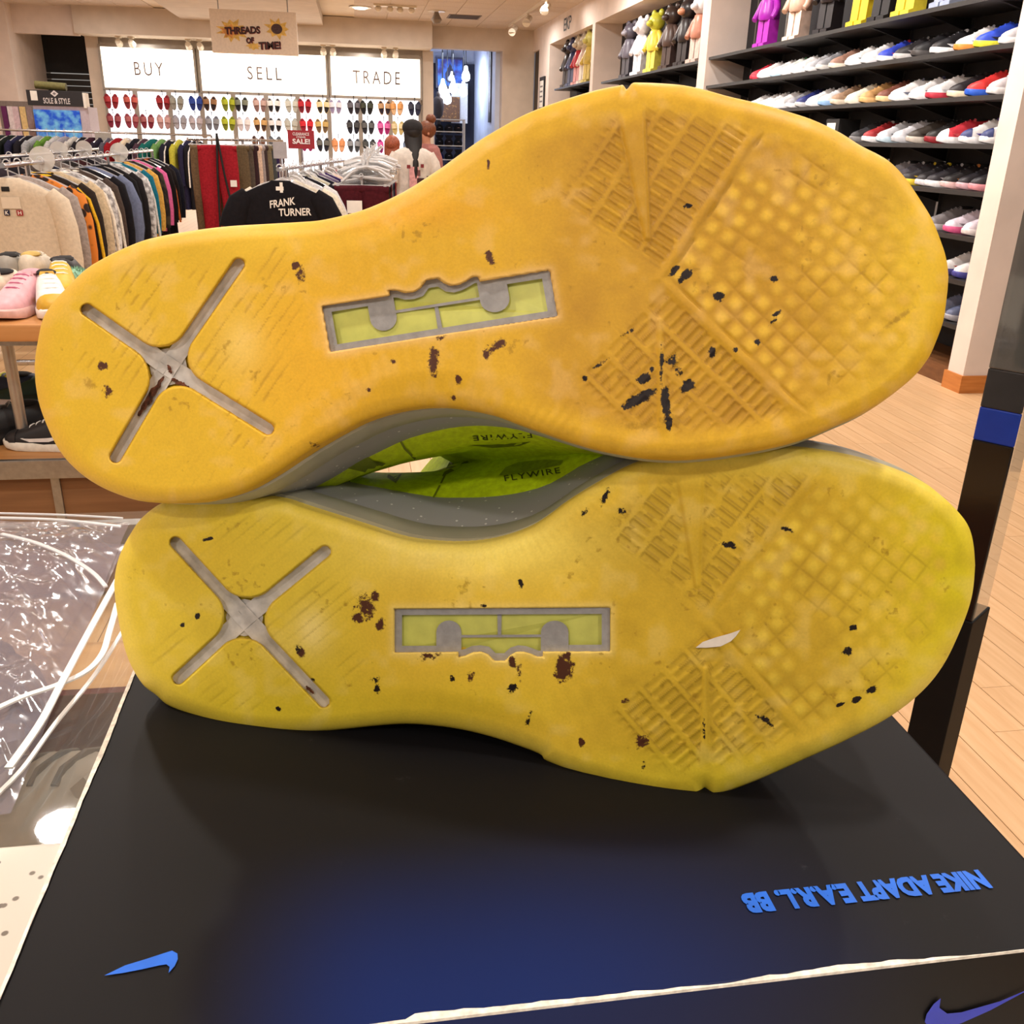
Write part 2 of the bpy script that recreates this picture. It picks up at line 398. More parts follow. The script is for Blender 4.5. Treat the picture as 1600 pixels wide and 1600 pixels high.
# logo window in normalised coordinates (u along the sole, v across; bumps beyond v=1)
LOGO_OUT = [(0, 0), (1, 0), (1, 1), (.692, 1), (.690, 1.11), (.665, 1.12), (.635, 1.05), (.60, 1.0), (.565, 1.01), (.54, 1.08), (.515, 1.21), (.465, 1.21), (.435, 1.06), (.405, 1.0), (.365, 1.01), (.33, 1.09), (.297, 1.12), (.295, 1.0), (0, 1)]
def arc_tab(c, hw, top):
    n = 10
    return [(c-hw, 1.0)]+[(c-hw*math.cos(math.pi*k/n), top+0.27*(1-math.sin(math.pi*k/n))) for k in range(n+1)]+[(c+hw, 1.0)]
LOGO_GREY = [
    [(0, 0), (1, 0), (1, .14), (0, .14)], [(0, 0), (.036, 0), (.036, 1), (0, 1)], [(.962, 0), (1, 0), (1, 1), (.962, 1)],
    [(0, .85), (.30, .85), (.30, 1), (0, 1)], [(.685, .85), (1, .85), (1, 1), (.685, 1)],
    arc_tab(.253, .058, .27), arc_tab(.744, .064, .29),
    [(.30, .607), (.69, .607), (.69, .667), (.30, .667)], [(.478, .1), (.498, .1), (.496, .64), (.480, .64)],
    [(.297, .96), (.33, .93), (.36, .86), (.40, .845), (.44, .88), (.47, 1.03), (.51, 1.03), (.54, .90), (.575, .85), (.61, .87), (.64, .92), (.67, .98), (.692, .97), (.690, 1.11), (.665, 1.12), (.635, 1.05), (.60, 1.0), (.565, 1.01), (.54, 1.08), (.515, 1.21), (.465, 1.21), (.435, 1.06), (.405, 1.0), (.365, 1.01), (.33, 1.09), (.297, 1.12)]]

GREY_RUB = mat('grey_rubber', (150, 147, 145), 0.55, 0, 0.06, 300, 0.05)
LIME_WIN = mat('lime_window', (198, 198, 96), 0.35, 0, 0.04, 200)
def mid_mat():
    return two_tone('speckled_grey_midsole', (214, 212, 208), (150, 148, 146), 260, 0.5, 'voronoi', 0.10, 0.14)
MIDGREY = mid_mat()
SMOOTHGREY = mat('smooth_grey_midsole', (160, 156, 136), 0.4, 0, 0.04, 60)
LIMEKNIT = mat('lime_upper', (196, 218, 16), 0.55, 0, 0.07, 400, 0.05)
DARKLIME = mat('dark_olive_print', (110, 122, 14), 0.6, 0, 0.06, 300)

def rubber_mat(name):
    m = bpy.data.materials.new(name); m.use_nodes = True
    nt = m.node_tree; b = nt.nodes['Principled BSDF']
    b.inputs['Roughness'].default_value = 0.5; b.inputs['Specular IOR Level'].default_value = 0.25
    ca = nt.nodes.new('ShaderNodeVertexColor'); ca.layer_name = 'tint'
    st = nt.nodes.new('ShaderNodeVertexColor'); st.layer_name = 'stain'
    tc = nt.nodes.new('ShaderNodeTexCoord')
    n1 = nt.nodes.new('ShaderNodeTexNoise'); n1.inputs['Scale'].default_value = 1100; n1.inputs['Detail'].default_value = 3
    n2 = nt.nodes.new('ShaderNodeTexNoise'); n2.inputs['Scale'].default_value = 420; n2.inputs['Detail'].default_value = 6; n2.inputs['Roughness'].default_value = 0.75
    for n in (n1, n2): nt.links.new(tc.outputs['Object'], n.inputs['Vector'])
    hv = nt.nodes.new('ShaderNodeHueSaturation')
    ma = nt.nodes.new('ShaderNodeMath'); ma.operation = 'MULTIPLY_ADD'; ma.inputs[1].default_value = 0.24; ma.inputs[2].default_value = 0.88
    nt.links.new(n1.outputs['Fac'], ma.inputs[0]); nt.links.new(ma.outputs[0], hv.inputs['Value']); nt.links.new(ca.outputs['Color'], hv.inputs['Color'])
    sep = nt.nodes.new('ShaderNodeSeparateColor'); nt.links.new(st.outputs['Color'], sep.inputs[0])
    prev = hv.outputs['Color']
    for ch, c, lo, hi in ((2, (150, 112, 22), 0.35, 0.75), (1, (78, 42, 24), 0.40, 0.60), (0, (28, 17, 14), 0.42, 0.56)):
        ad = nt.nodes.new('ShaderNodeMath'); ad.operation = 'MULTIPLY_ADD'; ad.inputs[1].default_value = 2.3; ad.inputs[2].default_value = -1.12
        nt.links.new(n2.outputs['Fac'], ad.inputs[0])
        sm = nt.nodes.new('ShaderNodeMath'); sm.operation = 'ADD'; nt.links.new(sep.outputs[ch], sm.inputs[0]); nt.links.new(ad.outputs[0], sm.inputs[1])
        gt = nt.nodes.new('ShaderNodeMath'); gt.operation = 'MULTIPLY'; nt.links.new(sm.outputs[0], gt.inputs[0])
        pos = nt.nodes.new('ShaderNodeMath'); pos.operation = 'GREATER_THAN'; pos.inputs[1].default_value = 0.02; nt.links.new(sep.outputs[ch], pos.inputs[0]); nt.links.new(pos.outputs[0], gt.inputs[1])
        mr = nt.nodes.new('ShaderNodeMapRange'); mr.inputs['From Min'].default_value = lo; mr.inputs['From Max'].default_value = hi; nt.links.new(gt.outputs[0], mr.inputs['Value'])
        if ch == 2: mr.inputs['To Max'].default_value = 0.6
        mx = nt.nodes.new('ShaderNodeMix'); mx.data_type = 'RGBA'
        nt.links.new(mr.outputs['Result'], mx.inputs[0]); nt.links.new(prev, mx.inputs[6]); mx.inputs[7].default_value = srgb(c)+(1,)
        prev = mx.outputs[2]
    nt.links.new(prev, b.inputs['Base Color'])
    bp = nt.nodes.new('ShaderNodeBump'); bp.inputs['Strength'].default_value = 0.08; bp.inputs['Distance'].default_value = 0.0006
    nt.links.new(n1.outputs['Fac'], bp.inputs['Height']); nt.links.new(bp.outputs['Normal'], b.inputs['Normal'])
    return m

class Sole:
    def __init__(s, outline, P, n, spec):
        s.P = np.array(P, float); s.n = np.array(n, float)/np.linalg.norm(n); s.sp = spec
        s.loop = catmull(outline, 8)
        i0 = int(np.argmin(s.loop[:, 0])); lp = np.roll(s.loop, -i0, 0); i1 = int(np.argmax(lp[:, 0]))
        top = lp[:i1+1]; bot = np.vstack([lp[i1:], lp[:1]])[::-1]
        s.x0, s.x1 = lp[0, 0], lp[i1, 0]
        s.top = top; s.bot = bot
    def hi_lo(s, x):
        def f(c):
            xs = np.maximum.accumulate(c[:, 0]+np.arange(len(c))*1e-6)
            return np.interp(x, xs, c[:, 1])
        return f(s.top), f(s.bot)
    def world(s, P2, h):
        d = FW*F+np.outer(P2[:, 0]-800, RT)-np.outer(P2[:, 1]-800, UP)
        t = ((s.P-CAM)@s.n+h)/(d@s.n)
        return CAM+d*t[:, None]
    def scale(s):                       # metres per pixel, roughly, at the middle of the sole
        c = s.loop.mean(0); a = s.world(np.array([c, c+[100, 0]]), np.zeros(2)); return np.linalg.norm(a[1]-a[0])/100
    def field(s, P2):
        sp = s.sp; mpp = s.scale(); mm = 0.001
        d = -sd_poly(P2, s.loop[::2])
        d = np.maximum(d, 0)
        r = 26.0
        h = -(r-np.sqrt(np.maximum(r*r-(r-np.minimum(d, r))**2, 0)))*mpp*0.9
        # overall curve of the sole: toe spring and heel bevel
        u = (P2[:, 0]-s.x0)/(s.x1-s.x0)
        h = h-0.011*np.clip((u-0.66)/0.34, 0, 1)**2-0.004*np.clip((0.12-u)/0.12, 0, 1)**2
        # hollow of the arch
        h = h-0.0018*np.exp(-((u-0.42)/0.10)**2)*sstep(60, 5, d)
        e1 = np.array(sp['e1'], float); e1 /= np.linalg.norm(e1); e2 = np.array([-e1[1], e1[0]])
        W = P2-np.array(sp['P0'], float)
        S = W@e1; T = W@e2
        sgn = np.where(T < 0, -1, 1); Ta = np.abs(T)
        wob = (vnoise(P2, 60, 3)-0.5)
        a = np.array([.638, .77]); bdir = np.array([.77, -.638])
        p = S*bdir[0]+Ta*bdir[1]; q = S*a[0]+Ta*a[1]
        wear = 0.35+0.9*vnoise(P2, 90, sp['seed'])
        edge = sstep(30, 62, d)
        # slots on the heel side of the two main ribs
        pk = 46.0; qk = 15.5
        pp = (p+9) % pk; qq = (q+vnoise(P2, 200, 5)*6) % qk
        dslot = np.minimum(np.minimum(pp-6, pk-4-pp), np.minimum(qq-2.2, qk-2.2-qq))
        inz = sstep(4, -2, p+6)*sstep(-215, -190, p)*sstep(-12, 12, q-14)*edge
        # beyond the main ribs the blocks are square and soft
        kk = 31.0
        pp2 = (p-4) % kk; qq2 = q % kk
        dblk = np.minimum(np.minimum(pp2-2.5, kk-2.5-pp2), np.minimum(qq2-2.5, kk-2.5-qq2))
        toe = sstep(6, 14, p)*edge
        hb = sstep(0, 9, dblk)
        ridge_u, tu = sd_seg(P2, *sp['ridge'][0]); ridge_l, tl = sd_seg(P2, *sp['ridge'][1])
        wu = 4+20*(1-tu); wl = 2.5+5*tl
        keep = sstep(0, 5, ridge_u-wu)*sstep(0, 4, ridge_l-wl)
        slot = sstep(-0.4, 1.8, dslot)*inz*keep
        h = h-0.00042*slot*wear
        patch = sstep(0.45, 0.75, vnoise(P2, 55, sp['seed']+9))
        groove = (1-sstep(0, 3.0, dblk+2.5))*toe*keep*patch
        soft = (0.5-0.5*np.cos(2*np.pi*(p-4)/kk))*(0.5-0.5*np.cos(2*np.pi*q/kk))
        cu_ = np.abs(((p-4) % kk)/kk*2-1); cv_ = np.abs((q % kk)/kk*2-1)
        hb = sstep(0.98, 0.20, (cu_**2.6+cv_**2.6)**(1/2.6))
        h = h-0.00016*groove+0.00020*hb*toe*keep
        mainrib = np.exp(-(p/3.0)**2)*edge*keep*sstep(10, 40, q)
        h = h+0.0005*np.exp(-((p+4)/7.0)**2)*edge-0.0006*np.exp(-((p-7)/2.2)**2)*edge*keep*sstep(0.35, 0.75, vnoise(np.stack([q, q*0+3], 1), 22, 8))
        # ridges running from the notches
        h = h+0.0007*(1-sstep(0, 6, ridge_u-wu+4))*edge+0.0006*(1-sstep(0, 3, ridge_l-wl+1))*edge
        h = h-0.0004*np.exp(-((ridge_u-wu-2)/2.5)**2)*edge
        # fine lines of the arch and the heel
        fan = np.arctan2(P2[:, 1]-sp['fan'][1], P2[:, 0]-sp['fan'][0])
        midz = sstep(0.30, 0.36, u)*sstep(0.62, 0.56, u)
        h = h-0.00022*midz*(0.5+0.5*np.sin(fan*sp.get('fanf', 95)))*(1-edge*0.55)*wear
        xc = np.array(sp['xc'], float)
        hz = sstep(0.03, 0.07, u)*sstep(0.32, 0.26, u)*sstep(16, 40, d)
        A = (np.array(sp['xt'][1])-xc)/np.linalg.norm(np.array(sp['xt'][1])-xc)
        B = (np.array(sp['xt'][2])-xc)/np.linalg.norm(np.array(sp['xt'][2])-xc)
        ca = np.abs((P2-xc)@np.array([-A[1], A[0]])); cb = np.abs((P2-xc)@np.array([-B[1], B[0]]))
        lines = np.minimum(ca % 17, 17-ca % 17)
        dash = sstep(0.45, 0.62, vnoise(np.stack([cb, np.floor(ca/17)*40], 1), 20, 4))
        h = h-0.00020*hz*(1-sstep(0, 3.2, lines))*dash*sstep(24, 34, ca)*patch
        # X channel
        dx = np.full(len(P2), 1e9)
        for tip in sp['xt']:
            q1, t1 = sd_seg(P2, xc, tip); dx = np.minimum(dx, q1)
        k = 14.0
        ds = [sd_seg(P2, xc, tip)[0] for tip in sp['xt']]
        dxs = -k*np.log(sum(np.exp(-q1/k) for q1 in ds))+0
        dxx = np.where(dx > 40, dx, np.minimum(dx, dxs+2))
        xin = sstep(sp['xw']+1.2, sp['xw']-1.6, dxx)
        h = h-0.0054*xin
        # logo recess
        lg = sd_poly(P2, [s.logo(a_, b_) for a_, b_ in LOGO_OUT])
        lin = sstep(0.8, -1.4, lg)
        h = h-0.0046*lin
        # ------- colour of the rubber (yellowing) and dirt
        c = np.zeros((len(P2), 3))
        base = np.array(srgb(sp['c_mid'])); c[:] = base
        def blend(col, w):
            c[:] = c*(1-w[:, None])+np.array(srgb(col))*w[:, None]
        blend(sp['c_heel'], sstep(0.36, 0.22, u))
        tread = sstep(0.50, 0.60, u)*sstep(0.98, 0.80, u+0.02*wob)*edge
        blend(sp['c_tread'], tread*(0.75+0.4*wob))
        blend(sp['c_toe'], sstep(0.80, 0.97, u))
        blend(sp['c_rim'], sstep(34, 4, d)*0.75)
        for (cx, cy, rx, ry, col, wt) in sp.get('zones', []):
            g = np.exp(-(((P2[:, 0]-cx)/rx)**2+((P2[:, 1]-cy)/ry)**2)); blend(col, g*wt)
        blend(sp['c_pale'], np.exp(-(np.maximum(lg, 0)/9.0)**2)*sstep(-3, 0, lg)*0.35)
        # pale blocks where the foam shines through the toe rubber
        blend(sp['c_block'], hb*toe*keep*0.9*sstep(0.1, 0.6, vnoise(P2, 80, sp['seed']+2)))
        blend(sp['c_tread'], (1-hb)*toe*keep*0.5*sstep(1.0, 0.75, u))
        mott = vnoise(P2, 38, 51)*0.6+vnoise(P2, 15, 52)*0.4
        blend(sp['c_dirt'], np.clip((mott-0.45)*0.55, 0, 0.22)*(0.35+0.65*sstep(0.5, 0.6, u)))
        blend(sp['c_pale'], np.clip((0.42-mott)*0.6, 0, 0.15))
        blend(sp['c_dirt'], np.clip(groove*0.28+slot*0.22+mainrib*0.1, 0, 1)*wear)
        dcol = np.array(srgb(sp['c_dirt']))
        dirt_edge = np.exp(-(dslot/1.6)**2)*inz*keep*(vnoise(P2, 16, 12) > 0.45)
        blend(sp['c_dirt'], np.clip(dirt_edge*0.62, 0, 0.7))
        blend(sp['c_dirt'], np.clip(hz*(1-sstep(0, 3.6, lines))*dash*sstep(24, 34, ca)*0.30*(0.25+patch), 0, 1))
        stain = np.zeros((len(P2), 3))
        for (cx, cy, rx, ry, ang, ch, wt) in sp['stains']:
            ca_, sa_ = math.cos(math.radians(ang)), math.sin(math.radians(ang))
            dx_ = P2[:, 0]-cx; dy_ = P2[:, 1]-cy
            uu = (dx_*ca_+dy_*sa_)/(rx*1.08+.6); vv = (-dx_*sa_+dy_*ca_)/(ry*1.08+.6)
            g = wt*np.clip(1.25-np.sqrt(uu**2+vv**2), 0, 1)
            stain[:, ch] = np.maximum(stain[:, ch], np.clip(g, 0, 1))
        # grime specks in the rougher fields
        sv = vnoise(P2, 7, 21)*vnoise(P2, 45, 22)
        stain[:, 2] = np.maximum(stain[:, 2], np.clip((sv-0.50)*2.4, 0, 0.6)*(0.4+edge*0.6))
        return h, c, stain, d
    def logo(s, u, v):
        o, e, f = [np.array(q, float) for q in s.sp['logo']]
        return tuple(o+(e-o)*u+(f-o)*v)
    def build(s, parent, rub):
        nx, nv = 640, 250
        uu = np.linspace(0, 1, nx); xs = s.x0+(s.x1-s.x0)*(0.62*uu+0.38*(0.5-0.5*np.cos(np.pi*uu)))
        hi, lo = s.hi_lo(xs)
        vv = np.linspace(0, 1, nv); vv = 0.8*vv+0.2*(0.5-0.5*np.cos(np.pi*vv))
        X = np.repeat(xs[:, None], nv, 1); Y = hi[:, None]+(lo-hi)[:, None]*vv[None]
        P2 = np.stack([X.ravel(), Y.ravel()], 1)
        h, c, st, d = s.field(P2)
        V = s.world(P2, h)
        idx = np.arange(nx*nv).reshape(nx, nv)
        faces = np.stack([idx[:-1, :-1], idx[:-1, 1:], idx[1:, 1:], idx[1:, :-1]], -1).reshape(-1, 4)
        # wrap of the rubber around the side
        ring = np.concatenate([idx[:, 0], idx[-1, 1:], idx[::-1, -1][1:], idx[0, ::-1][1:-1]])
        nr = len(ring); vs = [V]; cs = [c]; base = len(V); rings = [ring]
        for dep in (0.004, 0.0095):
            vs.append(V[ring]-s.n*dep); cs.append(c[ring]); rings.append(np.arange(base, base+nr)); base += nr
        fr = []
        for a, b in zip(rings[:-1], rings[1:]):
            fr.append(np.stack([a, np.roll(a, -1), np.roll(b, -1), b], -1))
        faces = np.vstack([faces]+fr); V2 = np.vstack(vs); C2 = np.vstack(cs)
        off = np.array(parent.location)
        me = bpy.data.meshes.new('outsole')
        me.vertices.add(len(V2)); me.vertices.foreach_set('co', (V2-off).astype(np.float32).ravel())
        me.loops.add(len(faces)*4); me.loops.foreach_set('vertex_index', faces.astype(np.int32).ravel())
        me.polygons.add(len(faces)); me.polygons.foreach_set('loop_start', np.arange(0, len(faces)*4, 4, dtype=np.int32)); me.polygons.foreach_set('loop_total', np.full(len(faces), 4, np.int32))
        me.update(calc_edges=True); me.validate()
        for nm, arr in (('tint', C2), ('stain', np.vstack([st, np.zeros((len(V2)-len(st), 3))]))):
            at = me.color_attributes.new(nm, 'FLOAT_COLOR', 'POINT')
            at.data.foreach_set('color', np.hstack([arr, np.ones((len(arr), 1))]).astype(np.float32).ravel())
        me.polygons.foreach_set('use_smooth', [True]*len(me.polygons))
        bm = bmesh.new(); bm.from_mesh(me); bmesh.ops.remove_doubles(bm, verts=bm.verts, dist=1e-7); bmesh.ops.recalc_face_normals(bm, faces=bm.faces); bm.to_mesh(me); bm.free()
        o = link_mesh('outsole', me, rub, parent)
        # pieces showing through the openings, each set into its recess
        def plate(polys, depth, thick):
            mb = MB()
            for poly in polys:
                P = np.array(poly, float)
                hb = s.base_h(P)
                A = s.world(P, hb-depth)-off; B = s.world(P, hb-depth-thick)-off
                n = len(P)
                mb.add(np.vstack([A, B]), [tuple(range(n)), tuple(range(n, 2*n))[::-1]]+[(i, (i+1) % n, (i+1) % n+n, i+n) for i in range(n)])
            return mb
        xc = np.array(s.sp['xc'], float); w = s.sp['xw']+5
        arms = []
        for tip in s.sp['xt']:
            t = np.array(tip, float); e = (t-xc)/np.linalg.norm(t-xc); nrm = np.array([-e[1], e[0]])
            L = np.linalg.norm(t-xc)+9
            for k in range(6):
                a0, a1 = L*k/6, L*(k+1)/6
                arms.append([xc+e*a0-nrm*w, xc+e*a1-nrm*w, xc+e*a1+nrm*w, xc+e*a0+nrm*w])
        # the channel floor is a shallow trough: two strips per arm
        mb = MB()
        for tip in s.sp['xt']:
            t = np.array(tip, float); e = (t-xc)/np.linalg.norm(t-xc); nrm = np.array([-e[1], e[0]]); L = np.linalg.norm(t-xc)+8
            rings_ = []
            for k in range(9):
                cpos = xc+e*L*k/8
                row = []
                for lat, dep in ((-w, 0.0037), (-w*0.5, 0.0040), (0, 0.0041), (w*0.5, 0.0040), (w, 0.0037)):
                    P = np.array([cpos+nrm*lat]); row.append((s.world(P, s.base_h(P)-dep)-off)[0])
                rings_.append(row)
            mb.loft(rings_, cap=False, closed=False)
        cd = np.array([xc+[29*math.cos(2*math.pi*k/16), 29*math.sin(2*math.pi*k/16)] for k in range(16)])
        mb.add(s.world(cd, s.base_h(cd)-0.0043)-off, [tuple(range(16))])
        o2 = mb.build('x_channel', mat('grey_channel_rubber', (192, 186, 180), 0.5, 0, 0.12, 160), o, True); o2['label'] = 'grey cross shaped channel in the heel'
        win = plate([[s.logo(.02, .08), s.logo(.98, .08), s.logo(.98, .93), s.logo(.71, .93), s.logo(.69, 1.08), s.logo(.30, 1.08), s.logo(.29, .93), s.logo(.02, .93)]], 0.0030, 0.0006)
        win.build('emblem_window', LIME_WIN, o)
        g = plate([[s.logo(a, b) for a, b in poly] for poly in LOGO_GREY], 0.0013, 0.0026)
        g.build('emblem_frame', GREY_RUB, o)
        return o
    def base_h(s, P):
        u = (P[:, 0]-s.x0)/(s.x1-s.x0)
        return -0.011*np.clip((u-0.66)/0.34, 0, 1)**2-0.004*np.clip((0.12-u)/0.12, 0, 1)**2-0.0018*np.exp(-((u-0.42)/0.10)**2)
    def shell(s, name, m, parent, rings, ncol=90, smooth=True):
        """loft behind the sole; rings of (depth, width scale, heel trim px, toe trim px, shift px)"""
        off = np.array(parent.location); out = []
        for dep, ws, hx, tx, bul in rings:
            uu = np.linspace(0, 1, ncol); k = 0.5-0.5*np.cos(np.pi*uu)
            xs0 = s.x0+(s.x1-s.x0)*k
            hi, lo = s.hi_lo(xs0)
            xs = (s.x0+hx)+(s.x1-tx-s.x0-hx)*k
            side, xa = s.sp['arch']; g_ = np.exp(-((xs-xa)/s.sp['aw'])**2)*bul
            mid = (hi+lo)/2; hw = (lo-hi)/2*ws
            up = np.stack([xs, mid-hw-(g_ if side < 0 else 0)], 1); dn = np.stack([xs, mid+hw+(g_ if side > 0 else 0)], 1)
            P = np.vstack([up, dn[::-1][1:-1]])
            V = s.world(P, s.base_h(P)-0.0)
            dd = dep(xs if False else P[:, 0]) if callable(dep) else np.full(len(P), dep)
            out.append([tuple(v) for v in (V-s.n*dd[:, None]-off)])
        mb = MB().loft(out)
        return mb.build(name, m, parent, smooth)

A_LOW = atz(1100, 1243, NB)
up_spec = dict(arch=(1, 600), aw=185.0, P0=(1036, 435), e1=(0.994, -0.11), seed=2, fan=(690, 900), fanf=120,
    xc=(263, 573), xt=[(136, 484), (373, 413), (419, 670), (181, 714)], xw=9.5,
    logo=[(516, 550), (871, 494), (503.5, 478.5)],
    ridge=[((981, 128), (1011, 372)), ((1030, 500), (1038, 712))],
    c_mid=(212, 166, 38), c_heel=(214, 174, 42), c_tread=(184, 138, 34), c_toe=(210, 170, 36), c_rim=(214, 168, 50), c_pale=(238, 200, 150), c_block=(224, 180, 58), c_dirt=(146, 102, 30),
    zones=[(380, 540, 34, 45, (228, 198, 104), 1.0), (640, 330, 140, 30, (222, 158, 28), 0.6), (1440, 420, 60, 150, (228, 190, 30), 0.6), (470, 560, 120, 160, (232, 172, 40), 0.5), (420, 375, 90, 24, (236, 196, 60), 0.5)],
    stains=[(462, 415, 7, 7, 0, 1, 1), (470, 430, 10, 26, 0, 1, .55), (763, 256, 2.5, 8, 0, 1, 1), (677, 565, 9, 26, 0, 1, .85), (688, 528, 9, 5, -20, 1, .8), (716, 593, 5, 9, 0, 1, .9), (708, 622, 4, 5, 0, 1, .8), (765, 402, 7, 17, -25, 1, .85), (772, 542, 24, 9, -30, 1, .75), (760, 553, 6, 8, 30, 1, .8), (160, 571, 10, 7, 0, 1, .85), (168, 612, 8, 11, 0, 1, .85), (140, 600, 16, 8, 20, 2, .8), (1053, 423, 6, 12, 40, 0, 1), (1073, 429, 9, 10, 40, 0, 1), (1065, 437, 10, 4, -40, 0, .7), (1124, 463, 9, 9, 0, 0, .85), (1208, 435, 9, 6, 0, 0, .8), (1213, 490, 10, 4, -30, 0, .95), (1205, 505, 14, 4, -35, 0, .6), (1183, 535, 5, 8, -50, 0, .95), (1150, 547, 6, 4, -40, 0, .9), (1113, 549, 7, 10, 20, 0, .85), (1000, 622, 30, 9, -32, 0, 1.1), (1004, 592, 13, 9, -30, 0, 1.05), (1034, 570, 4, 32, 2, 0, .8), (1040, 632, 8, 30, -5, 0, .95), (1046, 662, 6, 12, 0, 0, 1), (1073, 603, 15, 9, -25, 0, .9), (1050, 562, 13, 10, -40, 0, .65), (1060, 580, 9, 9, 0, 0, .65), (1019, 577, 4, 6, 0, 0, 1), (914, 591, 4, 5, 0, 0, .95), (935, 570, 20, 4, -30, 0, .55), (982, 518, 12, 4, -30, 0, .6), (1075, 321, 7, 4, -15, 0, .85), (1048, 656, 30, 12, 0, 2, .7), (1000, 665, 40, 10, 0, 2, .7), (1400, 500, 40, 5, -35, 2, .7), (615, 565, 5, 4, 0, 1, .8), (575, 610, 4, 4, 0, 1, .8), (500, 700, 18, 6, 30, 1, .5)])
lo_spec = dict(arch=(-1, 740), aw=230.0, P0=(1102, 969), e1=(1.0, -0.03), seed=6, fan=(720, 640), fanf=120,
    xc=(382, 965), xt=[(275, 848), (508, 862), (279, 1060), (506, 1096)], xw=9.5,
    logo=[(616, 951.5), (953, 949.5), (616, 1019.5)],
    ridge=[((1076, 712), (1089, 915)), ((1102, 1045), (1102, 1238))],
    c_mid=(228, 190, 58), c_heel=(220, 192, 54), c_tread=(200, 164, 42), c_toe=(222, 200, 40), c_rim=(232, 206, 84), c_pale=(246, 224, 150), c_block=(230, 198, 66), c_dirt=(142, 112, 26),
    zones=[(735, 850, 190, 55, (244, 224, 112), 0.85), (487, 985, 28, 36, (238, 214, 120), 1.0), (1500, 900, 40, 120, (214, 200, 30), 0.85), (1100, 1215, 260, 45, (206, 186, 44), 0.8), (300, 860, 110, 60, (206, 170, 40), 0.5), (700, 1100, 200, 40, (220, 190, 44), 0.6), (450, 1110, 200, 36, (208, 186, 40), 0.6), (1250, 720, 200, 26, (196, 176, 70), 0.6)],
    stains=[(572, 948, 20, 24, 0, 1, .72), (560, 966, 9, 8, 0, 1, .9), (586, 932, 7, 10, 0, 1, .8), (594, 975, 8, 13, 20, 1, .75), (880, 1046, 16, 24, 0, 1, .95), (886, 1026, 8, 8, 0, 1, .9), (735, 1055, 9, 13, 25, 1, .7), (800, 1075, 10, 9, 30, 0, .8), (706, 1060, 5, 5, 0, 0, .85), (590, 1077, 7, 9, 0, 0, .8), (585, 1062, 10, 8, 0, 0, .55), (800, 1035, 7, 9, 0, 1, .9), (812, 1050, 5, 18, 0, 1, .6), (672, 1026, 20, 7, -10, 1, .7), (308, 963, 5, 5, 0, 0, .9), (286, 976, 4, 4, 0, 0, .85), (470, 1020, 7, 9, 0, 1, .9), (466, 1014, 6, 6, 0, 0, .7), (945, 778, 5, 22, 20, 0, .65), (915, 800, 12, 5, -50, 0, .6), (970, 800, 14, 8, -30, 0, .5), (1140, 852, 13, 7, 15, 0, .8), (1228, 826, 14, 4, 15, 0, .65), (1334, 981, 8, 5, -15, 0, .85), (1325, 1018, 12, 6, -20, 0, .75), (1361, 1078, 10, 5, -20, 0, 1.05), (1338, 1093, 9, 5, -20, 0, 1), (1312, 1101, 8, 3, -20, 0, .8), (909, 1160, 6, 7, 30, 1, 1), (1003, 1158, 13, 13, -40, 1, .8), (1006, 1195, 4, 14, 10, 0, .6), (977, 1095, 8, 5, -20, 1, .7), (1084, 1090, 6, 10, 30, 2, .9), (814, 912, 5, 8, -20, 0, .8), (756, 947, 6, 4, 0, 0, .85), (762, 999, 6, 3, -60, 0, .8), (825, 1125, 4, 16, 15, 0, .55), (1195, 1125, 20, 7, 40, 0, .6), (1100, 1140, 3, 22, 0, 0, .55), (326, 842, 9, 3, -15, 0, .85), (434, 1107, 6, 4, 30, 0, .7), (487, 1063, 4, 4, 0, 0, .8), (640, 965, 12, 10, 0, 2, .6)])
RUBBER = rubber_mat('yellowed_translucent_rubber')
shoe_lo = thing('basketball_shoe', 'lime sneaker lying on its side on the black shoe box, yellow sole facing out', 'shoe', tuple(A_LOW), group='pair of worn lime sneakers')
solo = Sole(LOWER_OUT, A_LOW, (-.345, -.928, .139), lo_spec)
P_UP = CAM+FW*0.2908
shoe_up = thing('basketball_shoe', 'lime sneaker stacked on top of the other one, amber yellow sole facing out', 'shoe', tuple(atz(300, 785, NB+0.09)), group='pair of worn lime sneakers')
soup = Sole(UPPER_OUT, P_UP, (-.354, -.85, .39), up_spec)

def shoe_body(S, parent, sgn):
    """midsole, upper, collar, laces behind a sole; sgn: +1 arch towards larger pixel y"""
    S.shell('midsole_rim', SMOOTHGREY, parent, [(0.0085, .985, 4, 5, 0), (0.013, 1.0, 1, 1, 3), (0.019, .995, 2, 2, 6), (0.022, .97, 6, 8, 2)])
    k = 0.45 if sgn > 0 else 1.0
    S.shell('midsole', MIDGREY, parent, [(0.020, .97, 5, 8, 8*k), (0.030, .98, 4, 10, 26*k), (0.042, .95, 10, 28, 40*k), (0.052, .90, 20, 50, 44*k)])
    b = [38*k, 52, 66, 78, 82, 76, 60] if sgn > 0 else [38, 66, 98, 116, 120, 105, 80]
    u = S.shell('upper', LIMEKNIT, parent, [(0.040, .93, 16, 36, b[0]), (0.050, .92, 16, 60, b[1]), (0.066, .88, 18, 130, b[2]), (0.084, .80, 22, 300, b[3]), (0.100, .70, 30, 520, b[4]), (0.116, .60, 40, 700, b[5]), (0.130, .52, 50, 820, b[6])])
    S.shell('collar', mat('dark_lime_lining', (86, 96, 20), 0.9, 0, 0.1, 200), parent, [(0.129, .48, 54, 830, 50), (0.1325, .42, 80, 860, 40)], 40)
    return u
u_lo = shoe_body(solo, shoe_lo, -1)
u_up = shoe_body(soup, shoe_up, 1)
solo.build(shoe_lo, RUBBER)
soup.build(shoe_up, RUBBER)

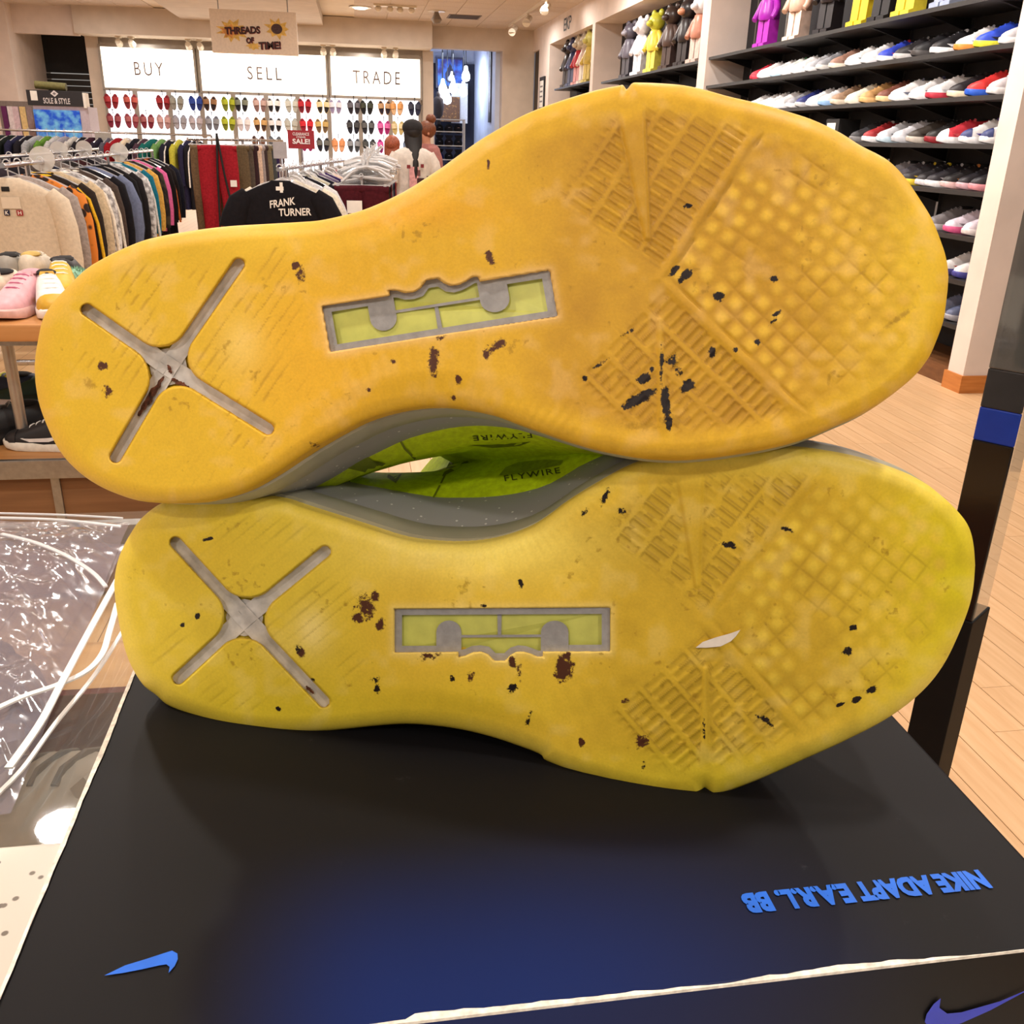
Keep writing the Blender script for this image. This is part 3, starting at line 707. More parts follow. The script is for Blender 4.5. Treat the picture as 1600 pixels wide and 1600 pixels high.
# flat prints on the lime uppers, laid onto the surface they are printed on
def bvh_of(o):
    dg = o.data; off = np.array(o.parent.location)
    vs = [Vector(np.array(v.co)+off) for v in dg.vertices]
    return BVHTree.FromPolygons(vs, [tuple(p.vertices) for p in dg.polygons])
def print_on(name, polys_px, target, material, lift=0.0006, sub=2):
    bv = bvh_of(target); off = np.array(target.parent.location)
    bm = bmesh.new()
    for vs, fs in polys_px:
        bv_ = [bm.verts.new((p[0], p[1], 0)) for p in vs]
        for f in fs:
            try: bm.faces.new([bv_[i] for i in f])
            except Exception: pass
    bmesh.ops.triangulate(bm, faces=bm.faces)
    if sub: bmesh.ops.subdivide_edges(bm, edges=bm.edges, cuts=sub, use_grid_fill=True)
    bad = []
    for v in bm.verts:
        d = Vector(ray(v.co.x, v.co.y)).normalized()
        loc, nr, i, dist = bv.ray_cast(Vector(CAM), d)
        if loc is None: bad.append(v); continue
        q = np.array(loc-d*lift)-off
        v.co = q
    bmesh.ops.delete(bm, geom=bad, context='VERTS')
    me = bpy.data.meshes.new(name); bm.to_mesh(me); bm.free()
    if len(me.polygons) == 0: return None
    return link_mesh(name, me, material, target)
def ngon(pts): return (pts, [tuple(range(len(pts)))])
def text_px(body, o, e, f, bold=0.0, spacing=1.0):
    vs, fs, w = text2d(body, bold, spacing); o, e, f = [np.array(q, float) for q in (o, e, f)]
    return ([tuple(o+(e-o)*a/w+(f-o)*b) for a, b in vs], fs)
for g_ in ([(690, 745), (702, 722), (724, 712), (748, 712), (720, 730)], [(590, 735), (608, 727), (643, 722), (628, 740), (619, 755), (608, 748)], [(523, 752), (540, 742), (546, 750), (552, 760)]):
    print_on('panel_print', [ngon(g_)], u_lo, DARKLIME)
print_on('panel_print', [ngon([(780, 742), (790, 730), (810, 722), (850, 718), (880, 719), (876, 726), (840, 734), (800, 741)])], u_lo, mat('olive_knit_print', (140, 160, 20), 0.7, 0, 0.1, 500))
print_on('seam', [ngon([(675, 778), (678, 779), (692, 752), (702, 732), (712, 716), (709, 716), (699, 731), (689, 752)])], u_lo, DARKLIME)
print_on('print_lettering', [text_px('FLYWIRE', (789, 752), (876, 739), (787, 743), 0.01, 1.2)], u_lo, mat('dark_green_print', (66, 74, 10), 0.6, 0, 0), sub=0)
for g_ in ([(535, 730), (558, 718), (572, 711), (582, 720), (592, 732), (612, 727), (600, 738), (570, 738)], [(735, 696), (790, 694), (830, 690), (812, 697), (770, 700)]):
    print_on('panel_print', [ngon(g_)], u_up, DARKLIME)
print_on('seam', [ngon([(617, 677), (620, 676), (634, 700), (650, 716), (700, 716), (697, 719), (648, 719), (631, 702)])], u_up, DARKLIME)
print_on('print_lettering', [text_px('FLYWIRE', (830, 676), (738, 681), (832, 684), 0.01, 1.2)], u_up, mat('dark_green_print', (66, 74, 10), 0.6, 0, 0), sub=0)
# dried mud in the heel channels
MUD = mat('dried_mud', (84, 46, 30), 0.9, 0, 0.35, 500, 0.4)
def mud(S, a, b, w, parent, seed, depth=0.0030):
    r = random.Random(seed); a = np.array(a, float); b = np.array(b, float); e = (b-a)/np.linalg.norm(b-a); nr = np.array([-e[1], e[0]]); n = 14
    L = []; R_ = []
    for i in range(n+1):
        c = a+(b-a)*i/n; k_ = math.sin(math.pi*(i+.4)/(n+.8))**.5
        L.append(c+nr*w*k_*r.uniform(.35, 1)); R_.append(c-nr*w*k_*r.uniform(.35, 1))
    P = np.array(L+R_[::-1]); V = S.world(P, S.base_h(P)-depth)-np.array(parent.location)
    m = 2*n+2
    MB().add(V, [(i, i+1, m-2-i, m-1-i) for i in range(n)]).build('mud', MUD, parent)
mud(soup, (256, 588), (216, 650), 7.0, shoe_up, 3); mud(soup, (268, 592), (296, 606), 5.0, shoe_up, 5); mud(soup, (262, 570), (268, 584), 4.0, shoe_up, 6)
mud(solo, (478, 1072), (490, 1084), 4.0, shoe_lo, 8)
# white scrap stuck to the lower sole
def on_sole(S, pts, h): 
    P = np.array(pts, float); return S.world(P, S.base_h(P)+h)
sc = on_sole(solo, [(1087, 1012), (1098, 1003), (1118, 996), (1140, 990), (1157, 984), (1150, 994), (1142, 1002), (1126, 1010), (1104, 1012)], 0.0012)-A_LOW
sc2 = on_sole(solo, [(1087, 1012), (1098, 1003), (1118, 996), (1140, 990), (1157, 984), (1150, 994), (1142, 1002), (1126, 1010), (1104, 1012)], -0.0008)-A_LOW
MB().add(list(sc)+list(sc2), [tuple(range(9)), tuple(range(9, 18))[::-1]]+[(i, (i+1) % 9, (i+1) % 9+9, i+9) for i in range(9)]).build('white_scrap', mat('white_paper_scrap', (225, 214, 200), 0.8, 0, 0.05, 200), shoe_lo)

# ------------------------------------------------------------------ shoe box
BX0, BX1, BY0, BY1 = -0.099, 0.205, 0.172, 0.53
CT = NB-0.128                                  # counter top
def box_card():  # card colour runs from black to navy near the front edge
    m = bpy.data.materials.new('black_to_navy_card'); m.use_nodes = True
    nt = m.node_tree; b = nt.nodes['Principled BSDF']; b.inputs['Roughness'].default_value = 0.5; b.inputs['Specular IOR Level'].default_value = 0.13
    tc = nt.nodes.new('ShaderNodeTexCoord'); sx = nt.nodes.new('ShaderNodeSeparateXYZ'); nt.links.new(tc.outputs['Object'], sx.inputs[0])
    def rng_(out, a, b_):
        r = nt.nodes.new('ShaderNodeMapRange'); r.interpolation_type = 'SMOOTHSTEP'; r.inputs['From Min'].default_value = a; r.inputs['From Max'].default_value = b_; nt.links.new(out, r.inputs['Value']); return r.outputs['Result']
    fy = rng_(sx.outputs['Y'], 0.075, 0.0); fx = rng_(sx.outputs['X'], 0.11, -0.02); fx0 = rng_(sx.outputs['X'], -0.11, -0.05)
    m1 = nt.nodes.new('ShaderNodeMath'); m1.operation = 'MULTIPLY'; nt.links.new(fy, m1.inputs[0]); nt.links.new(fx, m1.inputs[1])
    m2 = nt.nodes.new('ShaderNodeMath'); m2.operation = 'MULTIPLY'; nt.links.new(m1.outputs[0], m2.inputs[0]); nt.links.new(fx0, m2.inputs[1])
    r = nt.nodes.new('ShaderNodeValToRGB'); r.color_ramp.elements[0].color = srgb((19, 18, 20))+(1,); r.color_ramp.elements[1].color = srgb((14, 32, 84))+(1,)
    nt.links.new(m2.outputs[0], r.inputs['Fac'])
    n = nt.nodes.new('ShaderNodeTexNoise'); n.inputs['Scale'].default_value = 60; n.inputs['Detail'].default_value = 8; n.inputs['Roughness'].default_value = 0.8; nt.links.new(tc.outputs['Object'], n.inputs['Vector'])
    mr = nt.nodes.new('ShaderNodeMapRange'); mr.inputs['From Min'].default_value = 0.64; mr.inputs['From Max'].default_value = 0.8; mr.inputs['To Max'].default_value = 0.10; nt.links.new(n.outputs['Fac'], mr.inputs['Value'])
    mx = nt.nodes.new('ShaderNodeMix'); mx.data_type = 'RGBA'; nt.links.new(mr.outputs['Result'], mx.inputs[0]); nt.links.new(r.outputs['Color'], mx.inputs[6]); mx.inputs[7].default_value = (0.35, 0.36, 0.4, 1)
    nt.links.new(mx.outputs[2], b.inputs['Base Color'])
    return m
CARD = box_card()
sbox = thing('shoe_box', 'black and navy shoe box with worn white edges under the yellow soles', 'shoe box', ((BX0+BX1)/2, BY0, CT))
ox, oy, oz = sbox.location
lid = box_part('lid', CARD, sbox, BX0-ox, BX1-ox, 0, BY1-oy, 0.050, NB-oz, 0.0012)
box_part('tray', mat('dark_brown_card', (40, 33, 30), 0.6, 0, 0.06, 20, spec=0.15), sbox, BX0-ox+0.003, BX1-ox-0.003, 0.003, BY1-oy-0.003, 0.0, 0.052, 0.001)
# scuffed white board along the front and left edges of the lid
WORN = mat('bare_white_board', (226, 218, 206), 0.8, 0, 0.12, 400)
def worn(name, f, n, wf):
    mb = MB(); top = []; low = []
    for i in range(n+1):
        t = i/n; w, dn = wf(t); top.append(f(t, w, 0)); low.append(f(t, 0, dn)); 
    mid = [f(i/n, 0, 0) for i in range(n+1)]
    vs = top+mid+low; m = n+1
    fs = [(i, i+1, m+i+1, m+i) for i in range(n)]+[(m+i, m+i+1, 2*m+i+1, 2*m+i) for i in range(n)]
    return mb.add(vs, fs).build(name, WORN, lid)
rr = random.Random(4)
prof = [0.0010]
for i in range(120): prof.append(min(0.0048, max(0.0008, prof[-1]+rr.uniform(-0.0006, 0.0006))))
worn('worn_edge', lambda t, w, d: (BX0-ox+(BX1-BX0)*t, w-0.0004, NB-oz+0.0005-d), 120, lambda t: (prof[int(t*120)]*(0.22 if t < 0.35 or t > 0.85 else 0.55), 0.0010))
worn('worn_edge', lambda t, w, d: (BX0-ox+w-0.0004, (BY1-oy)*t, NB-oz+0.0005-d), 120, lambda t: (0.0006+0.3*prof[int(t*119)], 0.0020))
BLUE = mat('blue_ink', (20, 96, 205), 0.5, 0, 0.05, 100)
z_t = NB-oz+0.0004
def top_px(px, py): p = atz(px, py, NB); return (p[0]-ox, p[1]-oy, z_t)
a, b_, c_ = np.array(top_px(1536, 1384)), np.array(top_px(1153, 1428)), np.array(top_px(1523, 1357))
# lettering reads from the far side of the box
o_ = np.array(top_px(1524, 1356)); e_ = np.array(top_px(1156, 1402)); f_ = np.array(top_px(1536, 1383))
o_[1] = e_[1] = (o_[1]+e_[1])/2
f_ = np.array([o_[0], o_[1]-(o_[1]-f_[1])*1.3, z_t])
lettering('lettering', 'NIKE ADAPT E.A.R.L. BB', lambda u, v: o_+(e_-o_)*u+(o_-f_)*0+(f_-o_)*v, BLUE, lid, 0.058, 1.0)
SW = [(0, .42), (.30, .20), (.62, .06), (.84, .0), (.96, .10), (1.0, .30), (.96, .62), (.90, .86), (.86, 1.0), (.88, .72), (.84, .52), (.74, .46), (.56, .48), (.30, .54), (.12, .52)]
SW = [(0.0, 1.0), (.28, .60), (.55, .36), (.80, .12), (.93, .0), (1.0, .12), (1.0, .34), (.95, .62), (.86, .90), (.88, .66), (.84, .56), (.74, .60), (.50, .76), (.25, .90)]
def swoosh_mesh(name, mapf, m):
    pts = [mapf(u, v) for u, v in SW]
    return MB().add(pts, [tuple(range(len(pts)))]).build(name, m, lid)
q0 = np.array(top_px(163, 1487)); q1 = np.array(top_px(277, 1487)); q2 = np.array(top_px(163, 1526))
swoosh_mesh('emblem', lambda u, v: tuple(q0+(q1-q0)*u+(q2-q0)*v), BLUE)
def front_px(px, py): p = aty(px, py, BY0); return np.array((p[0]-ox, -0.0006, p[2]-oz))
g0, g1, g2 = front_px(1640, 1520), front_px(1444, 1560), front_px(1640, 1602)
SWF = [(0.0, 0.0), (.30, .40), (.62, .78), (.85, 1.0), (.95, 1.0), (1.0, .86), (.98, .62), (.90, .36), (.86, .28), (.86, .46), (.78, .52), (.55, .42), (.25, .20)]
pts = [(1612, 1540), (1560, 1562), (1500, 1579), (1478, 1581), (1466, 1572), (1468, 1557), (1457, 1566), (1446, 1582), (1443, 1594), (1450, 1602), (1470, 1604), (1500, 1596), (1545, 1576)]
P3 = [tuple(front_px(*p)) for p in pts]
MB().add(P3, [tuple(range(len(P3)))]).build('emblem', mat('royal_blue_ink', (40, 58, 190), 0.5, 0, 0.04, 60), lid)

# ------------------------------------------------------------------ counter: terrazzo slab, glass display section
GY = 0.405
counter = thing('sales_counter', 'speckled white terrazzo sales counter under the shoe box', 'counter', (-0.4, 0.0, 0))
TERR = two_tone('terrazzo', (116, 104, 90), (222, 212, 198), 120, 0.35, 'voronoi', 0.15, 0.22)
box_part('countertop', TERR, counter, -1.0, 0.66, -0.30, GY, CT-0.04, CT, 0.002)
box_part('body', mat('cream_laminate', (214, 204, 190), 0.6, 0, 0.03), counter, -1.0, 0.62, -0.26, GY-0.02, 0, CT-0.04)
case = thing('glass_display_case', 'glass topped display case with wood floor behind the white counter', 'display case', (-0.4, GY, 0))
GLASS = clear_plastic('clear_glass', (210, 220, 215), 0.02, 0.05)
box_part('glass_top', GLASS, case, -1.0, 0.64, 0.001, 0.46, CT-0.008, CT-0.0005)
box_part('case_floor', wood('case_floor_wood', (186, 138, 78), (206, 160, 98), (2, 14, 14)), case, -1.0, 0.62, 0.01, 0.46, CT-0.16, CT-0.14)
box_part('base', wood('case_base_wood', (150, 92, 48), (172, 112, 62), (2, 2, 14)), case, -1.0, 0.62, 0.01, 0.45, 0, CT-0.16)
box_part('back_rail', STEEL, case, -1.0, 0.62, 0.445, 0.46, CT-0.03, CT-0.008)
box_part('divider', mat('maroon_divider', (96, 22, 30), 0.6, 0, 0.05), case, 0.02, 0.40, 0.235, 0.243, CT-0.14, CT-0.06)

# ------------------------------------------------------------------ sneaker kit (toe towards +X, length about 0.30 m)
def interp_rows(xs, rows):
    rows = np.array(rows, float); return [np.interp(xs, rows[:, 0], rows[:, k]) for k in range(1, rows.shape[1])]
def sneaker_meshes():
    R = {}
    rows = [(-.148, .010, .030), (-.143, .026, .072), (-.130, .034, .090), (-.10, .038, .092), (-.06, .039, .086), (-.02, .041, .088), (.02, .044, .074), (.06, .047, .056), (.10, .047, .044), (.128, .040, .034), (.144, .026, .024), (.151, .008, .010)]
    rings = []
    for x, w, h in rows:
        rings.append([(x, w*(abs(math.cos(a))**0.7)*(1 if math.cos(a) >= 0 else -1), 0.022+h*math.sin(a)**0.75 if math.sin(a) > 1e-6 else 0.022) for a in [math.pi*k/12 for k in range(13)]])
    R['upper'] = MB().loft(rings, cap=True, closed=False).mesh('upper', 60)
    sw = [(-.152, .012), (-.146, .030), (-.12, .040), (-.06, .041), (0, .043), (.05, .050), (.10, .051), (.135, .042), (.152, .024), (.158, .008)]
    top = [(x, w) for x, w in sw]; poly = top+[(x, -w) for x, w in top[::-1]]
    lift = lambda x: 0.010*max(0, (x-0.07)/0.088)**2
    R['sole'] = MB().loft([[(x*.97, y*.95, lift(x)) for x, y in poly], [(x, y, 0.006+lift(x)) for x, y in poly], [(x, y, 0.024+lift(x)*.6) for x, y in poly], [(x*.97, y*.93, 0.030+lift(x)*.4) for x, y in poly]]).mesh('sole', 40)
    # dark opening and tongue
    R['collar'] = MB().ell((-.082, 0, .108), (.046, .029, .010)).mesh('collar', True)
    R['tongue'] = MB().loft([[(-.045, -.024, .098), (-.045, .024, .098), (-.036, .022, .106), (-.036, -.022, .106)], [(-.056, -.020, .110), (-.056, .020, .110), (-.046, .018, .116), (-.046, -.018, .116)]]).mesh('tongue')
    lc = MB()
    for k in range(4):
        x = -.022+.024*k; z = [.112, .104, .094, .084][k]
        lc.tube([(x, -.022, z-.008), (x+.003, -.011, z-.003), (x+.003, .011, z-.003), (x, .022, z-.008)], .0032, 6)
    R['laces'] = lc.mesh('laces', True)
    tc_rows = [(.095, .0485, .046), (.118, .045, .039), (.136, .036, .031), (.148, .020, .020), (.1525, .009, .011)]
    rings = [[(x, w*(abs(math.cos(a))**0.7)*(1 if math.cos(a) >= 0 else -1)*1.01, 0.023+(h+.001)*math.sin(a)**0.75 if math.sin(a) > 1e-6 else 0.023) for a in [math.pi*k/10 for k in range(11)]] for x, w, h in tc_rows]
    R['toe_cap'] = MB().loft(rings, closed=False).mesh('toe_cap', 60)
    sp = MB()
    for sg in (1, -1):
        pts = [(-.10, .062), (-.02, .036), (.045, .034), (.075, .046), (.04, .046), (-.02, .050)]
        w = lambda x, z: sg*(np.interp(x, [-.13, -.06, .02, .06, .10], [.034, .039, .044, .047, .047])*(1-0.30*max(0, (z-.05)/.05))+.0022)
        sp.add([(x, w(x, z), z) for x, z in pts], [tuple(range(6))])
        sp.add([(x, w(x, z)-sg*.004, z) for x, z in pts], [tuple(range(6))[::-1]])
    R['side_panel'] = sp.mesh('side_panel')
    return R
SNK = sneaker_meshes()
def smat(c, r=0.5): return mat('shoe_leather', tuple(c), r, 0, 0.05, 50)
def sneaker(label, upper, sole, accent=None, laces=None, loc=(0, 0, 0), rz=0.0, group=None, scale=1.0, toe=None, inside=(30, 28, 28), high=1.0):
    t = thing('sneaker', label, 'sneaker', loc, rz, group, scale=(scale, scale, scale*high))
    link_mesh('sole', SNK['sole'], smat(sole), t)
    u = link_mesh('upper', SNK['upper'], smat(upper), t)
    link_mesh('collar', SNK['collar'], smat(inside, 0.9), u)
    link_mesh('tongue', SNK['tongue'], smat(accent if accent else upper), u)
    link_mesh('laces', SNK['laces'], smat(laces if laces else upper), u)
    if toe: link_mesh('toe_cap', SNK['toe_cap'], smat(toe), u)
    if accent: link_mesh('side_panel', SNK['side_panel'], smat(accent), u)
    return t

# shoe inside the glass case
_p = atz(95, 1235, CT-.07); _q = atz(10, 1190, CT-.07)
sneaker('grey suede sneaker with dark laces inside the glass display case', (150, 142, 130), (190, 184, 172), (128, 118, 106), (70, 60, 54), (_p[0], _p[1], CT-0.1395), math.radians(150), scale=0.9)
sneaker('grey sneaker half hidden by the plastic bag inside the glass display case', (158, 150, 140), (196, 190, 180), (140, 132, 122), (90, 80, 74), (_q[0]-.12, _q[1]+.14, CT-0.1395), math.radians(150), scale=0.9)

# ------------------------------------------------------------------ clear garment bag lying on the glass
bag = thing('plastic_bag', 'clear crinkled plastic bag with white piping lying on the glass case', 'plastic bag', tuple(atz(60, 1000, CT)))
bo = np.array(bag.location)
BAGM = clear_plastic('clear_bag_film', (138, 134, 148), 0.10, 0.46)
def bag_grid(c00, c10, c01, c11, n, m, lift, amp, seed):
    c = [np.array(atz(px, py, CT)) for px, py in (c00, c10, c01, c11)]
    mb = MB(); vs = []
    for i in range(n+1):
        for j in range(m+1):
            u, v = i/n, j/m
            p = c[0]*(1-u)*(1-v)+c[1]*u*(1-v)+c[2]*(1-u)*v+c[3]*u*v
            P = np.array([[p[0]*1000, p[1]*1000]])
            R2 = np.array([[P[0, 0]*0.8+P[0, 1]*0.6, -P[0, 0]*0.6+P[0, 1]*0.8]])
            z = amp*(0.6*vnoise(P, 70, seed)[0]+0.35*vnoise(R2*[1, .35], 14, seed+1)[0]+0.22*vnoise(R2*[1, .45], 6, seed+2)[0])
            edge = min(1, 6*min(u, 1-u, v, 1-v)+.15)
            vs.append((p[0]-bo[0], p[1]-bo[1], lift+z*edge))
    fs = [(i*(m+1)+j, (i+1)*(m+1)+j, (i+1)*(m+1)+j+1, i*(m+1)+j+1) for i in range(n) for j in range(m)]
    return mb.add(vs, fs)
bag_grid((-330, 812), (203, 820), (-330, 1330), (18, 1275), 120, 110, 0.0006, 0.020, 31).build('film', BAGM, bag, True)
bag_grid((-330, 838), (196, 852), (-330, 1250), (60, 1150), 60, 50, 0.0004, 0.008, 41).build('inner_fold', BAGM, bag, True)
PIPE = mat('white_piping', (232, 228, 224), 0.45, 0, 0.02)
def strip(pts, w, z0=0.020, z1=0.020):
    P = catmull([pts[0]]+pts+[pts[-1]], 6)[6:-12] if len(pts) > 2 else np.array(pts, float)
    P3 = [atz(px, py, CT)-bo+np.array([0, 0, z0+(z1-z0)*i/max(1, len(P)-1)]) for i, (px, py) in enumerate(P)]
    mb = MB(); n = len(P3); vs = []
    for i in range(n):
        t = P3[min(i+1, n-1)]-P3[max(i-1, 0)]; t = t/np.linalg.norm(t); s = np.cross(t, [0, 0, 1.0]); s /= np.linalg.norm(s)
        vs += [P3[i]-s*w, P3[i]+s*w, P3[i]+s*w+[0, 0, .0012], P3[i]-s*w+[0, 0, .0012]]
    fs = [(i*4+k, i*4+(k+1) % 4, (i+1)*4+(k+1) % 4, (i+1)*4+k) for i in range(n-1) for k in range(4)]
    return mb.add(vs, fs)
strip([(196, 930), (150, 1020), (105, 1110), (70, 1180), (18, 1258)], 0.0022).build('piping', PIPE, bag)
strip([(-20, 1155), (40, 1126), (95, 1106), (140, 1084), (165, 1056), (176, 1020), (190, 968)], 0.0020, .016, .016).build('piping', PIPE, bag)
strip([(196, 1010), (150, 1080), (90, 1152), (40, 1218), (-10, 1266)], 0.0013, .012, .006).build('piping', PIPE, bag)
strip([(8, 862), (60, 876), (110, 898), (150, 925), (172, 950)], 0.0016, .016, .016).build('piping', clear_plastic('milky_seam', (225, 224, 226), 0.3, 0.6), bag)
strip([(-20, 832), (100, 836), (203, 848)], 0.0016, .014, .014).build('piping', clear_plastic('milky_seam', (225, 224, 226), 0.3, 0.6), bag)
strip([(-20, 815), (100, 818), (205, 824)], 0.0010, .008, .008).build('piping', clear_plastic('milky_seam', (225, 224, 226), 0.3, 0.6), bag)

# ------------------------------------------------------------------ acrylic stand at the right, behind the box
st = thing('acrylic_display_stand', 'tall black and clear acrylic stand beside the shoe box', 'display stand', tuple(np.append(aty(1520, 974, 0.80)[:2], 0)))
zr = aty(1520, 974, 0.80)[2]
fx, fy = 0.0, 0.0
rot_l = np.array([-0.60, 0.80]); rot_r = np.array([0.80, 0.60])
def post(z0, z1, wl, wr_, inset, m, name):
    a = np.array([0, inset]); A = a; B = a+rot_r*wr_; C = a+rot_r*wr_+rot_l*wl; D = a+rot_l*wl
    return MB().hexa([(*A, z0), (*B, z0), (*C, z0), (*D, z0), (*A, z1), (*B, z1), (*C, z1), (*D, z1)]).build(name, m, st, bevel=0.0015)
GLOSSB = mat('gloss_black_acrylic', (14, 13, 15), 0.12, 0, 0, spec=0.5)
post(0, zr, 0.042, 0.056, 0, mat('satin_black', (14, 13, 14), 0.6, 0, 0.05, spec=0.15), 'sleeve')
post(zr, zr+0.20, 0.040, 0.004, 0.002, GLOSSB, 'black_panel')
def post2(z0, z1, off, wl, wr_, m, name):
    a = np.array([0, .002])+rot_r*off; A = a; B = a+rot_r*wr_; C = B+rot_l*wl; D = a+rot_l*wl
    return MB().hexa([(*A, z0), (*B, z0), (*C, z0), (*D, z0), (*A, z1), (*B, z1), (*C, z1), (*D, z1)]).build(name, m, st, bevel=0.001)
post2(zr-0.01, zr+0.55, 0.005, 0.036, 0.044, clear_plastic('clear_acrylic', (205, 212, 200), 0.03, 0.18), 'acrylic_slab')
post(zr+0.20, zr+0.235, 0.040, 0.004, 0.002, mat('blue_reflection_paint', (18, 52, 150), 0.25, 0, 0.05), 'painted_blue_reflection')  # blue reflection on the dark panel, painted as a coloured band
post(zr+0.235, zr+0.275, 0.040, 0.004, 0.002, mat('dark_grey_acrylic', (48, 48, 50), 0.15, 0, 0.05), 'grey_band')
post(zr+0.275, zr+0.55, 0.040, 0.004, 0.002, clear_plastic('smoked_acrylic', (70, 74, 74), 0.05, 0.75), 'smoked_panel')

# ------------------------------------------------------------------ two-tier shoe table at the left
TY = 2.8
tb = thing('display_table', 'two tier wooden shoe table with metal legs left of the soles', 'table', (-1.15, TY, 0))
TOPW = wood('table_top_wood', (180, 124, 70), (200, 146, 90), (1.2, 14, 14))
for (a, b_) in ((-0.55, 0.258), (0.262, 0.70)):
    box_part('tabletop_board', TOPW, tb, a, b_, 0.0, 0.70, 0.832, 0.880, 0.006)
box_part('apron', STEEL, tb, -0.52, 0.66, 0.03, 0.67, 0.815, 0.832)
for xx, yy in ((-0.45, 0.06), (aty(16, 565, TY+.14)[0]+1.15, 0.14), (0.60, 0.06), (0.60, 0.62), (-0.45, 0.62)):
    MB().tube([(xx, yy, 0.47), (xx, yy, 0.816)], 0.017, 14).build('leg', mat('satin_steel_tube', (170, 165, 158), 0.35, 0.8, 0.04), tb, True)
box_part('lower_shelf', TOPW, tb, -0.55, 0.70, 0.01, 0.70, 0.455, 0.476)
box_part('metal_edging', STEEL, tb, -0.555, 0.705, -0.006, 0.012, 0.420, 0.480, 0.003)
BROWN = wood('brown_table_base', (112, 78, 50), (134, 96, 64), (1, 14, 14))
box_part('base_panel', BROWN, tb, -0.55, 0.20, 0.03, 0.68, 0.02, 0.420)
box_part('base_panel', BROWN, tb, 0.225, 0.70, 0.03, 0.68, 0.02, 0.420)
box_part('base_strip', STEEL, tb, 0.20, 0.225, 0.02, 0.68, 0.0, 0.420)
def on_table(px, py, z): p = atz(px, py, z); return (p[0], p[1], z)
D = math.radians
G1 = 'shoes on the upper tier of the wooden table'
sneaker('pink sneaker with magenta laces pointing forward on the table edge', (222, 170, 178), (226, 184, 178), None, (186, 96, 128), on_table(38, 488, .881), D(-97), G1, 1.0, inside=(200, 150, 160))
sneaker('cream sneaker left of the pink one on the table edge', (214, 200, 178), (222, 210, 190), (200, 184, 160), (226, 216, 200), on_table(-18, 488, .881), D(-110), G1)
sneaker('mustard and white sneaker beside the pink one on the table edge', (232, 226, 222), (236, 230, 226), (196, 150, 40), (240, 236, 232), on_table(84, 488, .881), D(-70), G1, toe=(202, 156, 36))
sneaker('grey high sneaker with black padded heel behind the pink one', (150, 144, 134), (170, 166, 158), (24, 22, 26), (60, 56, 54), on_table(33, 450, .881), D(92), G1, high=1.1)
sneaker('off white felt high sneaker behind the mustard shoe', (206, 192, 172), (214, 202, 186), (196, 182, 160), None, on_table(70, 448, .881), D(88), G1, high=1.1, inside=(190, 160, 90))
sneaker('yellow and black patterned sneaker at the table corner', (206, 166, 44), (230, 226, 222), (30, 26, 26), (238, 234, 230), on_table(100, 462, .881), D(-75), G1, inside=(28, 24, 28))
sneaker('navy and white sneaker at the left end of the table', (40, 52, 110), (200, 200, 205), (190, 186, 186), (150, 150, 154), on_table(0, 458, .881), D(-80), G1)
pom = thing('pom_pom', 'round mint green fuzzy pom pom at the back of the shoe table', 'pom pom', (-1.15+0.29, TY+0.62, .905))
p_ = aty(117, 417, TY+0.55); pom.location = (p_[0], p_[1], .881)
pb = MB(); pb.ell((0, 0, .042), (.042, .042, .042), 24, 16)
pr_ = random.Random(5)
for k in range(260):
    d = Vector((pr_.gauss(0, 1), pr_.gauss(0, 1), pr_.gauss(0, 1))).normalized(); a = d.orthogonal().normalized()*0.003
    c0 = Vector((0, 0, .042))+d*.038
    pb.add([c0+a, c0-a, c0+d*.016], [(0, 1, 2)])
pb.build('tuft', mat('mint_fuzz', (140, 186, 164), 0.95, 0, 0.15, 80), pom)
sneaker('black slip-on sneaker beside the mint pom pom on the shoe table', (32, 28, 32), (190, 186, 180), None, (40, 36, 40), on_table(112, 450, .881), D(100), G1)
G2 = 'shoes on the lower tier of the wooden table'
sneaker('navy sneaker with neon yellow trim on the lower table shelf', (36, 52, 80), (206, 204, 180), (222, 228, 60), (214, 222, 60), on_table(4, 630, .477), D(170), G2)
sneaker('dark green sneaker with white sole on the lower table shelf', (38, 70, 58), (230, 216, 210), (30, 52, 44), (30, 46, 40), on_table(58, 632, .477), D(175), G2)
sneaker('all black sneaker at the left of the lower table shelf', (26, 23, 24), (20, 18, 19), (20, 18, 18), (24, 22, 22), on_table(-2, 690, .477), D(205), G2, 1.05)
sneaker('black and white sneaker near the metal edge of the lower shelf', (34, 32, 34), (226, 220, 206), (222, 218, 214), (230, 228, 224), on_table(80, 700, .477), D(168), G2, .9, toe=(36, 34, 36))

# ------------------------------------------------------------------ shoe shelves in the near right bay
SH = [2.265, 1.99, 1.722, 1.452, 1.182, 0.918, 0.655, 0.385]
SHELFM = mat('dark_shelf', (34, 31, 31), 0.5, 0, 0.06, 10)
for k, z in enumerate(SH):
    s = thing('wall_shelf', f'dark wall shelf, {ordinal(k)} from the top beside the cream pillar', 'shelf', (XR, 7.87, z), group='dark shelves on the near right wall')
    box_part('board', SHELFM, s, 0.02, 0.43, -2.53, 2.53, -0.028, 0.0)
    for j in range(7):
        yy = -2.2+0.75*j
        MB().add([(0.42, yy-.008, -.028), (0.42, yy-.008, -.115), (0.10, yy-.008, -.028), (0.42, yy+.008, -.028), (0.42, yy+.008, -.115), (0.10, yy+.008, -.028)], [(0, 1, 2), (3, 5, 4), (0, 3, 4, 1), (1, 4, 5, 2), (2, 5, 3, 0)]).build('bracket', BLACK, s)
